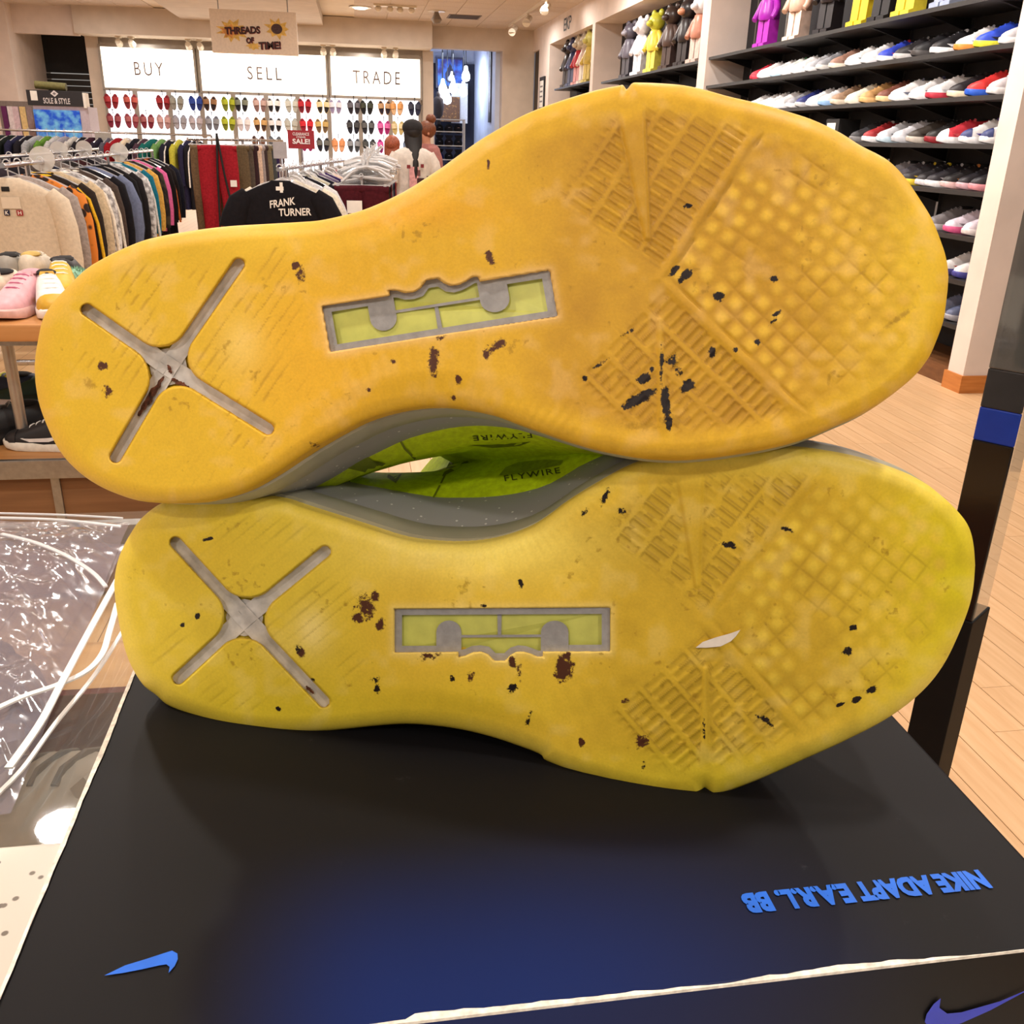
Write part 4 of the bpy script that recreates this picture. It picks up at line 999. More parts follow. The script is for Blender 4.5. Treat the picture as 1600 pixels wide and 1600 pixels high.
for j in range(7):
    tag(MB().box(4.10, 4.121, 5.67+.75*j-.013, 5.67+.75*j+.013, 0.15, 3.0).build('shelf_upright', STEEL), f'slotted grey metal shelf upright on the charcoal wall, {ordinal(j)} from the pillar', 'shelf upright', 'slotted shelf uprights')
W_, OFFW = (240, 238, 240), (226, 216, 200)
shoes_rows = {
 1: [('grey and white', (196, 194, 200), W_, (120, 118, 124)), ('blue and yellow', (40, 70, 190), (226, 220, 60), (30, 30, 40)), ('white and orange', W_, (226, 140, 60), (190, 190, 200)), ('black and white', (34, 32, 36), W_, (230, 230, 236)), ('black', (30, 28, 32), (70, 66, 66), (40, 36, 40)), ('black with grey stripe', (38, 34, 38), (190, 186, 186), (150, 148, 152)), ('blue and red', (50, 70, 190), W_, (200, 50, 60)), ('plain white', W_, W_, None), ('white with black dots', W_, W_, (40, 40, 44)), ('brown suede', (150, 112, 96), OFFW, (120, 90, 76)), ('grey mesh', (140, 140, 146), (210, 208, 206), (110, 110, 116)), ('silver grey', (176, 176, 182), W_, (140, 140, 150)), ('white leather', W_, W_, (226, 226, 232)), ('green and white', (226, 230, 226), W_, (70, 140, 90)), ('pale blue and white', W_, (190, 220, 240), (236, 236, 240)), ('white canvas', W_, W_, None), ('crimson', (190, 40, 60), (200, 50, 70), (170, 30, 50))],
 2: [('pale grey', (206, 200, 206), W_, (180, 176, 184)), ('red and blue', (214, 50, 50), (40, 90, 200), (226, 70, 60)), ('black and cream', (42, 36, 40), (236, 220, 190), (60, 54, 56)), ('white and crimson', W_, (190, 50, 70), (220, 220, 228)), ('white and navy striped', W_, W_, (70, 74, 110)), ('white and slate', W_, W_, (120, 126, 150)), ('brown leather', (120, 70, 56), (232, 200, 150), (96, 54, 44)), ('tan and gum', (196, 150, 96), (226, 180, 120), (150, 100, 70)), ('cream', (240, 232, 214), OFFW, (226, 212, 184)), ('taupe and cream', (150, 120, 96), (214, 200, 180), (224, 196, 150)), ('white with sky blue sole', W_, (150, 190, 236), None), ('bright white', W_, W_, (230, 230, 236)), ('navy', (36, 44, 110), (200, 198, 200), (30, 30, 60)), ('grey striped', (150, 150, 158), W_, (60, 60, 66)), ('white low', W_, W_, (226, 226, 230)), ('white runner', W_, W_, (214, 214, 220)), ('white knit', W_, W_, None), ('white and grey', W_, W_, (180, 180, 186))],
 3: [('white with navy toe', W_, W_, (88, 76, 150), (52, 60, 110)), ('white and purple', W_, W_, (96, 80, 170), (54, 62, 112)), ('red and white', (206, 50, 66), W_, (226, 90, 96), W_), ('black high', (30, 26, 26), (140, 30, 40), (44, 38, 36)), ('dark olive high', (58, 50, 44), (190, 180, 170), (40, 34, 30)), ('silver', (206, 206, 214), (190, 190, 196), (150, 150, 158)), ('white and black', (220, 222, 230), (200, 222, 236), (40, 38, 44)), ('red toe', (160, 40, 44), W_, (200, 190, 190)), ('charcoal', (50, 48, 52), (120, 118, 120), None)],
 4: [('black and pink', (34, 30, 36), (226, 150, 160), (60, 56, 62)), ('black and grey', (36, 32, 38), (210, 170, 180), (120, 116, 122)), ('black and orange', (32, 28, 30), (232, 190, 190), (222, 140, 70)), ('black and white trim', (36, 32, 40), W_, (200, 198, 206)), ('yellow and black', (40, 36, 40), (226, 220, 226), (236, 206, 50)), ('black with yellow sole', (44, 40, 46), (236, 206, 60), (230, 200, 60)), ('grey and black', (90, 86, 94), (190, 188, 194), (220, 220, 226)), ('silver grey', (150, 148, 156), (140, 136, 140), (200, 200, 206))],
 5: [('white and lilac', (226, 214, 228), (236, 228, 230), (120, 112, 124)), ('pale lilac with pink sole', (222, 210, 226), (214, 90, 140), (130, 120, 132)), ('grey', (130, 126, 130), (190, 186, 190), None)],
 6: [('white and navy', W_, (70, 70, 150), (230, 230, 236)), ('white with red collar', W_, (80, 76, 150), (200, 70, 50))],
 7: [('slate blue', (92, 100, 130), (160, 160, 170), (70, 76, 104)), ('blue grey', (110, 116, 140), (150, 150, 160), None)]}
for k, row in shoes_rows.items():
    for i, spec in enumerate(row):
        nm, up, so, ac = spec[:4]; toe = spec[4] if len(spec) > 4 else None
        sp = {1: 0.235, 2: 0.222, 3: 0.205, 4: 0.16, 5: 0.19, 6: 0.2, 7: 0.2}[k]
        y = 5.50+sp*i+rng.uniform(-.02, .02)
        sneaker(f'{nm} sneaker, {ordinal(i)} from the pillar on the {ordinal(k)} shelf down', up, so, ac, None, (XR+0.20+rng.uniform(-.01, .015), y, SH[k]+.0005), D(180-rng.uniform(6, 26)), f'sneakers on the {ordinal(k)} wall shelf', 1.03, toe, high=1.28)
# boxed tag on the fourth shelf
tg = thing('shoe_tag_box', 'small black box with white tag on the fourth shelf edge', 'box', (XR+0.12, 7.52, SH[3]))
box_part('box_body', BLACK, tg, -.06, .12, -.14, .08, 0, .17, .003); box_part('white_tag', WHITE, tg, -.064, -.0605, -.09, .05, .07, .14)

# ------------------------------------------------------------------ bear figurines
def bear_meshes():
    B = {}
    B['head'] = MB().ell((0, 0, .43), (.075, .088, .078), 14, 10).mesh('head', True)
    B['snout'] = MB().ell((.072, 0, .412), (.034, .040, .028), 10, 8).mesh('snout', True)
    B['ear'] = MB().ell((0, 0, 0), (.022, .032, .032), 10, 8).mesh('ear', True)
    B['torso'] = MB().lathe([(.040, .365), (.055, .350), (.066, .30), (.078, .24), (.080, .20), (.070, .185)], seg=14).mesh('torso', 50)
    B['arm'] = MB().tube([(0, .045, .345), (.004, .085, .31), (.014, .112, .26), (.035, .118, .215), (.052, .112, .195)], [.022, .026, .025, .023, .020], 10).mesh('arm', True)
    B['leg'] = MB().loft([[(x+.0, y, z) for x, y in ((-.045, .006), (f, .006), (f, .070), (-.045, .070))] for z, f in ((0, .075), (.030, .075), (.040, .045), (.12, .042), (.19, .040))]).mesh('leg')
    return B
BR = bear_meshes()
def bear(label, head, torso, legs, loc, rz, snout=None, arm=None, scale=1.0, group=None):
    t = thing('bear_figurine', label, 'figurine', loc, rz, group, scale=scale)
    vm = lambda c: mat('vinyl', tuple(c), 0.35, 0, 0.06, 25)
    link_mesh('head', BR['head'], vm(head), t); link_mesh('snout', BR['snout'], vm(snout or head), t)
    for sy in (1, -1):
        link_mesh('ear', BR['ear'], vm(head), t, (-.005, .062*sy, .502))
        link_mesh('arm', BR['arm'], vm(arm or torso), t, scale=(1, sy, 1))
        link_mesh('leg', BR['leg'], vm(legs), t, scale=(1, sy, 1))
    link_mesh('torso', BR['torso'], vm(torso), t)
    return t
GB = 'bear figurines on the wall shelves'
zA = SH[0]
for (px, nm, h, t_, l_, sn) in [(1198, 'purple', (150, 30, 160), (150, 30, 160), (168, 40, 172), None), (1245, 'beige patterned', (190, 150, 130), (196, 160, 140), (224, 196, 180), None), (1293, 'black and white', (40, 36, 40), (40, 36, 40), (34, 30, 34), (220, 216, 220)), (1345, 'bright yellow', (222, 190, 40), (222, 190, 40), (226, 196, 44), None), (1378, 'black', (30, 28, 32), (30, 28, 32), (30, 28, 32), None), (1415, 'blue and yellow', (60, 80, 170), (50, 70, 170), (222, 200, 60), None), (1475, 'grey blue', (150, 166, 190), (140, 156, 186), (150, 160, 184), None)]:
    p = aty(px, 60, 7)
    # distance along the bay from the pixel column at shelf depth
    y = atx(px, 60, XR+0.17)[1]
    bear(f'{nm} bear figurine standing on the top shelf above the sneakers', h, t_, l_, (XR+0.17, y, zA+.0005), D(180+12), sn, None, 1.25, GB)
# second bay: one long shelf with bears, sneakers below
def bay_shelf(z, y0, y1, label):
    s = thing('wall_shelf', label, 'shelf', (XR, (y0+y1)/2, z)); h = (y1-y0)/2
    box_part('board', SHELFM, s, 0.0, 0.43, -h, h, -0.028, 0.0)
    n = int(2*h/0.75)
    for j in range(n):
        yy = -h+0.4+0.75*j
        MB().add([(0.42, yy-.008, -.028), (0.42, yy-.008, -.12), (0.08, yy-.008, -.028), (0.42, yy+.008, -.028), (0.42, yy+.008, -.12), (0.08, yy+.008, -.028)], [(0, 1, 2), (3, 5, 4), (0, 3, 4, 1), (1, 4, 5, 2), (2, 5, 3, 0)]).build('bracket', BLACK, s)
zb = 0.5*(atx(1098, 92, XR)[2]+atx(975, 121, XR)[2])
bay_shelf(zb, 10.66, 15.0, 'dark shelf holding bear figurines in the middle bay')
bay_shelf(zb-0.32, 10.66, 15.0, 'dark shelf with white sneakers in the middle bay')
for (px, nm, h, t_, l_, sn) in [(983, 'dark grey camouflage', (84, 80, 92), (100, 96, 108), (70, 66, 74), (150, 146, 156)), (1001, 'glossy white', (226, 222, 228), (236, 232, 238), (236, 232, 238), None), (1022, 'lime headed yellow', (190, 190, 60), (226, 206, 80), (230, 214, 90), None), (1046, 'dark brown', (58, 44, 40), (80, 62, 56), (70, 54, 50), None), (1070, 'black with white face', (40, 34, 36), (44, 38, 40), (50, 44, 46), (200, 140, 110)), (1090, 'white with patterned body', (222, 220, 224), (190, 130, 110), (206, 180, 170), None)]:
    y = atx(px, 95, XR+0.15)[1]
    bear(f'{nm} bear figurine on the middle bay shelf', h, t_, l_, (XR+0.15, y, zb+.0005), D(180+15), sn, None, 1.38, GB)
for i, px in enumerate((1052, 1095)):
    y = atx(px, 125, XR+0.2)[1]
    sneaker(f'white sneaker under the bears in the middle bay, {["far", "near"][i]} one', W_, W_, (220, 220, 226), None, (XR+.2, y, zb-.3195), D(165), 'sneakers under the bears')
zc = atx(905, 130, XR)[2]
bay_shelf(zc, 15.75, 18.6, 'dark shelf holding bear figurines in the farthest bay')
bay_shelf(zc-0.32, 15.75, 18.6, 'dark shelf with sneakers in the farthest bay')
for (px, nm, h, t_, l_, sn) in [(888, 'blackish', (50, 44, 46), (56, 50, 52), (60, 48, 46), None), (896, 'navy', (58, 62, 96), (62, 66, 100), (70, 76, 110), None), (905, 'beige and red', (196, 184, 160), (180, 40, 50), (214, 150, 150), None), (914, 'white and cream', (214, 208, 196), (222, 200, 190), (230, 222, 214), None), (921, 'yellow', (206, 200, 110), (214, 190, 90), (222, 200, 100), None)]:
    y = atx(px, 120, XR+0.15)[1]
    bear(f'{nm} bear figurine on the farthest bay shelf', h, t_, l_, (XR+0.15, y, zc+.0005), D(180+15), sn, None, 1.5, GB)
for i, px in enumerate((890, 903)):
    y = atx(px, 152, XR+0.2)[1]
    sneaker(f'white sneaker on the farthest bay shelf, {["far", "near"][i]} one', W_, W_, (220, 220, 226), None, (XR+.2, y, zc-.3195), D(165), 'sneakers in the farthest bay')

# ------------------------------------------------------------------ lit back wall: BUY SELL TRADE and the slide sandals
YW = 20.98
FR = mat('grey_metal_frame', (150, 142, 134), 0.5, 0.2, 0.04, 10)
GLOW = mat('lit_sign_face', (255, 250, 232), 0.5, 0, 0, emit=2.6)
GLOW2 = mat('lit_panel_face', (246, 248, 255), 0.5, 0, 0, emit=2.0)
ZT0, ZT1 = 2.155, 2.875
edges = [(-4.83, -2.86), (-2.76, 0.04), (0.15, 1.345)]
e1 = aty(308, 100, YW)[0]; e2 = aty(513, 110, YW)[0]
edges = [(-4.83, e1-.06), (e1+.06, e2-.05), (e2+.05, 1.345)]
for word, (a, b_), tx in zip(('BUY', 'SELL', 'TRADE'), edges, ((210, 256), (386, 440), (551, 625))):
    s = thing('lightbox_sign', f'glowing white lightbox sign reading {word}', 'sign', ((a+b_)/2, YW, ZT0))
    cx = (a+b_)/2; hw = (b_-a)/2
    box_part('lit_face', GLOW, s, -hw, hw, 0.0, 0.10, 0.0, ZT1-ZT0)
    for nm_, q in (('frame_bar', (-hw-.04, -hw, -.04, ZT1-ZT0+.04)), ('frame_bar', (hw, hw+.04, -.04, ZT1-ZT0+.04))):
        box_part(nm_, FR, s, q[0], q[1], -.03, 0.1, q[2], q[3])
    box_part('frame_bar', FR, s, -hw, hw, -.03, 0.1, -.05, 0); box_part('frame_bar', FR, s, -hw, hw, -.03, 0.1, ZT1-ZT0, ZT1-ZT0+.07)
    x0 = aty(tx[0], 108, YW)[0]-cx; x1 = aty(tx[1], 118, YW)[0]-cx
    lettering('lettering', word, lambda u, v: (x0+(x1-x0)*u, -.012, .235+.24*v), mat('grey_letter', (84, 64, 58), 0.5, 0, 0), s, 0.0, 1.35)
pan_px = [165, 213.5, 266, 316, 366, 417, 466, 514, 563, 610, 657]
px_x = [aty(p, 165+(p-165)*.03, YW)[0] for p in pan_px]
for i in range(10):
    s = thing('lit_display_panel', f'backlit white slide display panel, {ordinal(i)} from the left under the lightbox signs', 'display panel', ((px_x[i]+px_x[i+1])/2, YW, 0.35), group='backlit panels of the sandal wall')
    hw = (px_x[i+1]-px_x[i])/2
    box_part('lit_face', GLOW2, s, -hw+.045, hw-.045, 0, .08, 0, 1.75)
    box_part('upright', FR, s, -hw-.0, -hw+.045, -.03, .1, -.35, 1.755); box_part('upright', FR, s, hw-.045, hw, -.03, .1, -.35, 1.755)
def slide_meshes():
    S = {}
    out = [(-.045*math.sin(math.pi*t)*(1.0 if t < .5 else .92)*1.0, 0) for t in [0]]
    n = 14; poly = []
    for k in range(n):
        a = 2*math.pi*k/n
        y = math.sin(a)*.14; x = math.cos(a)*(.056 if y < 0 else .060)
        poly.append((x, y))
    S['sole'] = MB().prism(poly, lambda x, z: (x, 0, z), lambda x, z: (x, -.03, z)).mesh('slide_sole')
    S['footbed'] = MB().prism([(x*.8, z*.86) for x, z in poly], lambda x, z: (x, -.029, z), lambda x, z: (x, -.034, z)).mesh('footbed')
    r = []
    for k in range(9):
        a = math.pi*k/8; r.append([(math.cos(a)*.064, -.010-math.sin(a)*.06, z) for z in (-.01, .085)]+[(math.cos(a)*.055, -.010-math.sin(a)*.052, z) for z in (.085, -.01)])
    S['strap'] = MB().loft(r).mesh('slide_strap', 50)
    S['hook'] = MB().tube([(0, .02, .20), (0, -.07, .20), (0, -.085, .215)], .008, 6).add([], []).tube([(0, -.02, .12), (0, -.045, .17), (0, -.05, .205)], .006, 6).mesh('hook')
    return S
SL = slide_meshes()
def slides(nm, strap, bed, px, py, i, row):
    p = aty(px, py, YW-0.03)
    t = thing('slide_sandals', f'{nm} slide sandals, {ordinal(i)} from the left in the {row} row', 'sandals', (p[0], YW-.004, p[2]), group=f'slide sandals hanging in the {row} row')
    for sx in (-1, 1):
        so_ = link_mesh('slide_sole', SL['sole'], smat(tuple(int(c*.85) for c in strap), .7), t, (.070*sx, 0, 0), (0, .10*sx, 0))
        link_mesh('footbed', SL['footbed'], smat(bed, .7), so_)
        link_mesh('strap', SL['strap'], smat(strap, .6), so_)
    link_mesh('hook', SL['hook'], BLACK, t)
row1 = [(174, 'red', (170, 50, 56), (140, 30, 44)), (204, 'salmon', (190, 90, 80), (130, 40, 50)), (255, 'dark red', (160, 40, 48), (120, 30, 40)), (276, 'grey', (150, 150, 140), (150, 150, 144)), (306, 'royal blue', (40, 70, 160), (30, 50, 130)), (328, 'tan and black', (150, 110, 76), (36, 26, 36)), (357, 'lime', (170, 180, 40), (120, 130, 40)), (377, 'olive and black', (120, 126, 110), (24, 22, 36)), (406, 'taupe', (196, 166, 160), (140, 110, 110)), (428, 'white and black', (236, 236, 236), (24, 22, 34)), (456, 'pale grey', (206, 208, 200), (190, 192, 184)), (476, 'scarlet', (190, 36, 50), (120, 20, 40)), (505, 'cream', (232, 216, 170), (36, 30, 34)), (524, 'lavender', (232, 230, 242), (150, 140, 180)), (553, 'charcoal', (100, 98, 108), (36, 32, 44)), (573, 'black and olive', (60, 64, 50), (20, 18, 24)), (601, 'leopard brown', (190, 150, 110), (36, 28, 44)), (620, 'orange', (222, 160, 96), (226, 190, 150)), (648, 'navy', (60, 64, 80), (30, 36, 70))]
row2 = [(178, 'maroon', (160, 80, 90), (130, 30, 60)), (206, 'rose', (176, 100, 104), (150, 60, 80)), (230, 'burgundy', (166, 96, 100), (130, 36, 60)), (256, 'pale rose', (206, 166, 166), (190, 150, 156)), (281, 'silver', (160, 160, 172), (176, 176, 190)), (306, 'silver pink', (190, 180, 190), (176, 176, 190)), (332, 'mid grey', (150, 154, 166), (120, 124, 140)), (357, 'yellow green', (180, 190, 50), (120, 130, 40)), (381, 'white', (238, 236, 240), (214, 208, 220)), (407, 'tan', (206, 166, 110), (70, 50, 46)), (430, 'black and white', (232, 232, 236), (24, 24, 40)), (455, 'light grey', (190, 192, 186), (200, 200, 196)), (479, 'bright red', (214, 40, 56), (150, 20, 50)), (503, 'gold brown', (206, 176, 110), (110, 90, 70)), (552, 'black', (70, 72, 76), (24, 26, 44)), (575, 'black and grey', (96, 98, 100), (36, 38, 50)), (600, 'magenta', (226, 110, 180), (160, 30, 110)), (622, 'beige', (226, 212, 170), (200, 180, 120)), (646, 'slate', (96, 100, 110), (70, 76, 96))]
row3 = [(430, 'dark grey', (90, 96, 104), (120, 126, 134)), (480, 'plum', (190, 60, 140), (140, 30, 100)), (505, 'black and silver', (110, 112, 110), (28, 30, 50)), (529, 'peach', (232, 160, 110), (236, 180, 140)), (553, 'steel grey', (150, 156, 166), (60, 66, 76)), (577, 'dark olive', (80, 84, 86), (50, 54, 60)), (600, 'hot pink', (226, 90, 180), (130, 40, 110)), (404, 'brown', (120, 80, 60), (60, 40, 40)), (640, 'dusty blue', (110, 130, 160), (80, 90, 120))]
for rowname, row, yl, yr in (('top', row1, 158, 170), ('second', row2, 188, 201), ('third', row3, 217, 230)):
    for i, (px, nm, s_, b_) in enumerate(sorted(row)):
        slides(nm, s_, b_, px, yl+(yr-yl)*(px-165)/490, i, rowname)

# spot fixtures under the bulkhead
SPOT = mat('white_spot_metal', (222, 212, 196), 0.4, 0.1, 0.02)
for i, px in enumerate((185, 205, 294, 312, 505, 520, 600, 618)):
    p = aty(px, 62+(px-180)*.038, 20.65)
    s = thing('spot_lamp', f'small white spot lamp under the bulkhead, {ordinal(i)} from the left', 'spot lamp', (p[0], 20.65, 3.04), group='spot lamps under the bulkhead')
    box_part('mount', SPOT, s, -.05, .05, -.05, .05, -.03, 0)
    MB().tube([(0, 0, -.03), (0, 0.02, -.06)], .018, 8).build('stem', SPOT, s)
    MB().tube([(0, -.07, -.09), (0, .07, -.13)], [.05, .065], 12).build('head', SPOT, s, True)
for xx in (-4.0, -1.9, 0.2): lamp('bulkhead_lamp', (xx, 20.62, 2.98), 14, 0.2)

# ------------------------------------------------------------------ hanging sign
sg = thing('hanging_sign', 'hanging white sign with graffiti words THREADS OF TIME and yellow bursts', 'sign', (-1.47, 16.5, 2.50))
zt = aty(330, 30, 16.5)
A0 = aty(332, 82, 16.5); A1 = aty(466, 86, 16.5); A2 = aty(330, 14, 16.5)
sg.location = ((A0[0]+A1[0])/2, 16.5, (A0[2]+A1[2])/2)
SWD = (A1[0]-A0[0]); SHT = A2[2]-A0[2]
box_part('board', mat('sign_white', (224, 210, 196), 0.6, 0, 0.03), sg, -SWD/2, SWD/2, 0, .16, 0, SHT, .004)
for sx in (-.4, .4): MB().tube([(SWD*sx, .08, SHT), (SWD*sx, .08, 3.33-sg.location[2])], .008, 6).build('hanger_rod', STEEL, sg)
def sgm(u, v, k=0): return (-SWD/2+SWD*u, -.003-.002*k, SHT*(1-v))
def burst(cx, cy, rx, ry, n, m, seed, k=0, inner=.62):
    r = random.Random(seed); pts = []
    for i in range(2*n):
        a = math.pi*i/n; q = (r.uniform(.85, 1.1) if i % 2 == 0 else inner*r.uniform(.85, 1.1)); pts.append(sgm(cx+rx*q*math.cos(a), cy+ry*q*math.sin(a), k))
    MB().add(pts, [tuple(range(2*n))]).build('yellow_burst', m, sg)
YEL = mat('sign_yellow', (214, 178, 92), 0.6, 0, 0.12, 20); ORG = mat('sign_orange', (200, 140, 76), 0.6, 0, 0.12, 20)
burst(.25, .48, .19, .28, 11, YEL, 1); burst(.22, .50, .12, .17, 9, ORG, 2, 1); burst(.77, .40, .15, .26, 9, YEL, 3); burst(.48, .82, .09, .10, 8, YEL, 5)
INK = mat('sign_ink', (46, 26, 28), 0.6, 0, 0); REDI = mat('sign_red', (130, 50, 46), 0.6, 0, 0)
for body, u0, u1, v0, h, sh in (('THREADS', .16, .57, .58, .17, .06), ('OF', .40, .49, .77, .14, .02), ('TIME!', .54, .80, .90, .18, .04)):
    lettering('lettering_shadow', body, lambda u, v: sgm(u0+(u1-u0)*u+.006, v0-h*v-sh*u+.012, 2), REDI, sg, .05, .95)
    lettering('lettering', body, lambda u, v: sgm(u0+(u1-u0)*u, v0-h*v-sh*u, 3), INK, sg, .03, .95)
disc = [sgm(.765+.065*math.cos(2*math.pi*k/20), .40+.12*math.sin(2*math.pi*k/20), 2) for k in range(20)]
MB().add(disc, [tuple(range(20))]).build('round_emblem', mat('emblem_brown', (70, 50, 52), 0.6, 0, 0.2, 60), sg)

# ------------------------------------------------------------------ ceiling fittings
def px_ceiling(px, py): p = atz(px, py, ZC); return p
DL = mat('lit_downlight_lens', (255, 246, 232), 0.4, 0, 0, emit=5.0)
for i, (px, py, c) in enumerate(((563, 11, 'beside the beam'), (20, 17, 'at the far left'))):
    p = px_ceiling(px, py)
    s = thing('downlight', f'round lit ceiling downlight {c}', 'ceiling light', (p[0], p[1], ZC-.001))
    MB().lathe([(.20, 0), (.20, -.012), (.14, -.016), (.14, 0)], seg=24).build('trim_ring', SPOT, s, 40)
    MB().lathe([(.139, -.004), (.10, -.03), (.001, -.035)], seg=24).build('lens', DL, s, True)
# track with spot heads
tr = thing('track_light', 'white ceiling track with three spot heads near the opening', 'track light', tuple(px_ceiling(790, 40)))
tr.location = (3.05, 18.6, ZC)
box_part('track', SPOT, tr, -.02, .02, -2.6, 1.6, -.035, 0)
for yy in (-2.3, -.6, 1.0):
    h = MB().tube([(0, yy, -.035), (0, yy, -.12)], .02, 8).tube([(0.05, yy+.10, -.10), (-.05, yy-.12, -.20)], [.05, .07], 14).build('spot_head', SPOT, tr, True)
    MB().lathe([(.058, 0), (.03, .004), (.001, .005)], seg=14).build('spot_lens', DL if yy < -2 else SPOT, tr).location = (-.053, yy-.126, -.203)
for (px, py, nm) in ((600, 7, 'left'), (634, 9, 'right')):
    p = px_ceiling(px, py)
    s = thing('emergency_light', f'small white twin emergency lamp on the ceiling, {nm} one', 'ceiling fitting', (p[0], p[1], ZC))
    box_part('plate', SPOT, s, -.18, .18, -.08, .08, -.03, 0, .004)
    for sx in (-1, 1): MB().ell((.10*sx, 0, -.07), (.06, .06, .05)).build('lamp_head', SPOT, s, True)
p = px_ceiling(682, 17)
s = thing('pendant_sensor', 'grey cone shaped sensor on the ceiling before the opening', 'ceiling fitting', (p[0], p[1], ZC))
MB().lathe([(.03, 0), (.05, -.06), (.10, -.14), (.06, -.19), (.01, -.20)], seg=16).build('cone', mat('grey_sensor', (130, 118, 108), 0.6, 0, 0.05), s, True); MB().lathe([(.16, 0), (.16, -.012), (.02, -.02)], seg=20).build('plate', SPOT, s)
p = px_ceiling(725, 26)
s = thing('air_vent', 'grey air vent in the tile ceiling', 'vent', (p[0], p[1], ZC-.001))
box_part('frame', mat('vent_grey', (120, 104, 90), 0.7, 0, 0.05), s, -.30, .30, -.30, .30, -.008, 0)
for k in range(6): box_part('louvre', mat('vent_dark', (84, 72, 62), 0.7, 0, 0), s, -.27, .27, -.25+.09*k, -.20+.09*k, -.014, -.008)

# ------------------------------------------------------------------ kiosk and mirror at the far left
KY = 17.0
k0 = aty(40, 140, KY); k1 = aty(128, 142, KY); k2 = aty(42, 164, KY)
kx = (k0[0]+k1[0])/2; khw = (k1[0]-k0[0])/2
ks = thing('kiosk', 'grey kiosk with black SOLE & STYLE header and blue lit window', 'kiosk', (kx, KY, 0))
box_part('header', mat('kiosk_black', (26, 23, 24), 0.5, 0, 0.04), ks, -khw, khw, 0, .25, k2[2], k0[2], .004)
box_part('body', mat('kiosk_lilac_grey', (190, 178, 190), 0.5, 0, 0.03), ks, -khw+.06, khw+.05, .03, .60, 0, k2[2])
wz0, wz1 = aty(60, 205, KY)[2], aty(60, 171, KY)[2]
box_part('blue_window', two_tone('blue_lit_window', (120, 200, 255), (30, 90, 230), 7, 0.3, 'noise', .4, .6), ks, aty(54, 190, KY)[0]-kx, aty(126, 190, KY)[0]-kx, .012, .03, 0.95, wz1)
bw = ks.children[-1].material_slots[0].material; pb_ = bw.node_tree.nodes['Principled BSDF']; bw.node_tree.links.new(bw.node_tree.nodes['Color Ramp'].outputs[0], pb_.inputs['Emission Color']); pb_.inputs['Emission Strength'].default_value = 1.3
box_part('white_side_strip', WHITE, ks, khw+.0, khw+.04, -.01, .2, k2[2]-.02, k0[2]-.02)
lettering('lettering', 'SOLE & STYLE', lambda u, v: (-khw+.24+(2*khw-.44)*u, -.004, k2[2]+.03+.085*v), mat('kiosk_letter', (214, 206, 206), 0.5, 0, 0), ks, .015)
dz = k2[2]+.178
MB().add([(0, -.004, dz-.048), (.06, -.004, dz), (0, -.004, dz+.048), (-.06, -.004, dz)], [(0, 1, 2, 3)]).build('diamond_emblem', mat('kiosk_letter', (214, 206, 206), 0.5, 0, 0), ks)
MB().add([(0, -.006, dz-.022), (.028, -.006, dz), (0, -.006, dz+.022), (-.028, -.006, dz)], [(0, 1, 2, 3)]).build('diamond_emblem', mat('emblem_grey', (120, 112, 114), 0.5, 0, 0), ks)
box_part('paper_note', WHITE, ks, -khw+.06, -khw+.16, -.004, 0, k2[2]+.07, k2[2]+.21)
MB().tube([(-.30, .12, 2.02), (.16, .12, 2.0)], .06, 10).build('rolled_poster', mat('olive_roll', (110, 104, 60), 0.7, 0, 0.1), ks, True)
mp = aty(28, 180, 17.6)
mr_ = thing('leaning_mirror', 'tall framed mirror with painted purple and cream reflections left of the kiosk', 'mirror', (mp[0], 17.6, 0))
box_part('frame', mat('grey_frame', (130, 118, 112), 0.5, 0, .05), mr_, -.28, .30, 0, .05, .2, 1.78)
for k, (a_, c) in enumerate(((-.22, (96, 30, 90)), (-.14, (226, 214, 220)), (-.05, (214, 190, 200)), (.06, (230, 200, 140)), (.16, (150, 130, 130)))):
    MB().hexa([(a_, -.012, .3), (a_+.09, -.012, .3), (a_+.09, 0, .3), (a_, 0, .3), (a_-.02, -.012, 1.7), (a_+.07, -.012, 1.7), (a_+.07, 0, 1.7), (a_-.02, 0, 1.7)]).build('painted_reflection', mat('mirror_reflection_paint', c, 0.2, 0, 0.06), mr_)  # reflections in the mirror, painted as flat coloured strips

# ------------------------------------------------------------------ garments
def fold(x, z, seed, amp): return amp*(math.sin(x*38+seed+z*3)+0.6*math.sin(x*71+2*seed-z*5))
def body_mesh(w, length, depth, seed, short_neck=0.0):
    rows = [(.055, -.065, .35), (.075, -.075, .5), (.14, -.10, .8), (w*.86, -.135, 1.0), (w*.98, -.17, 1), (w, -.24, 1.0), (w*.99, -.40, 1.05), (w*1.02, -length*.8, 1.1), (w*1.04, -length, 1.15)]
    rings = []
    n = 28
    for hw, z, dk in rows:
        r = []
        for k in range(n):
            a = 2*math.pi*k/n; c, s_ = math.cos(a), math.sin(a)
            x = hw*(abs(c)**.6)*(1 if c >= 0 else -1); y = depth*dk*(abs(s_)**.8)*(1 if s_ >= 0 else -1)
            am = .006*min(1, max(0, (-z-.2)/.3))
            r.append((x, y+fold(x, z, seed, am), z+(0 if z > -.16 else .0)))
        rings.append(r)
    return MB().loft(rings).mesh('body', 70)
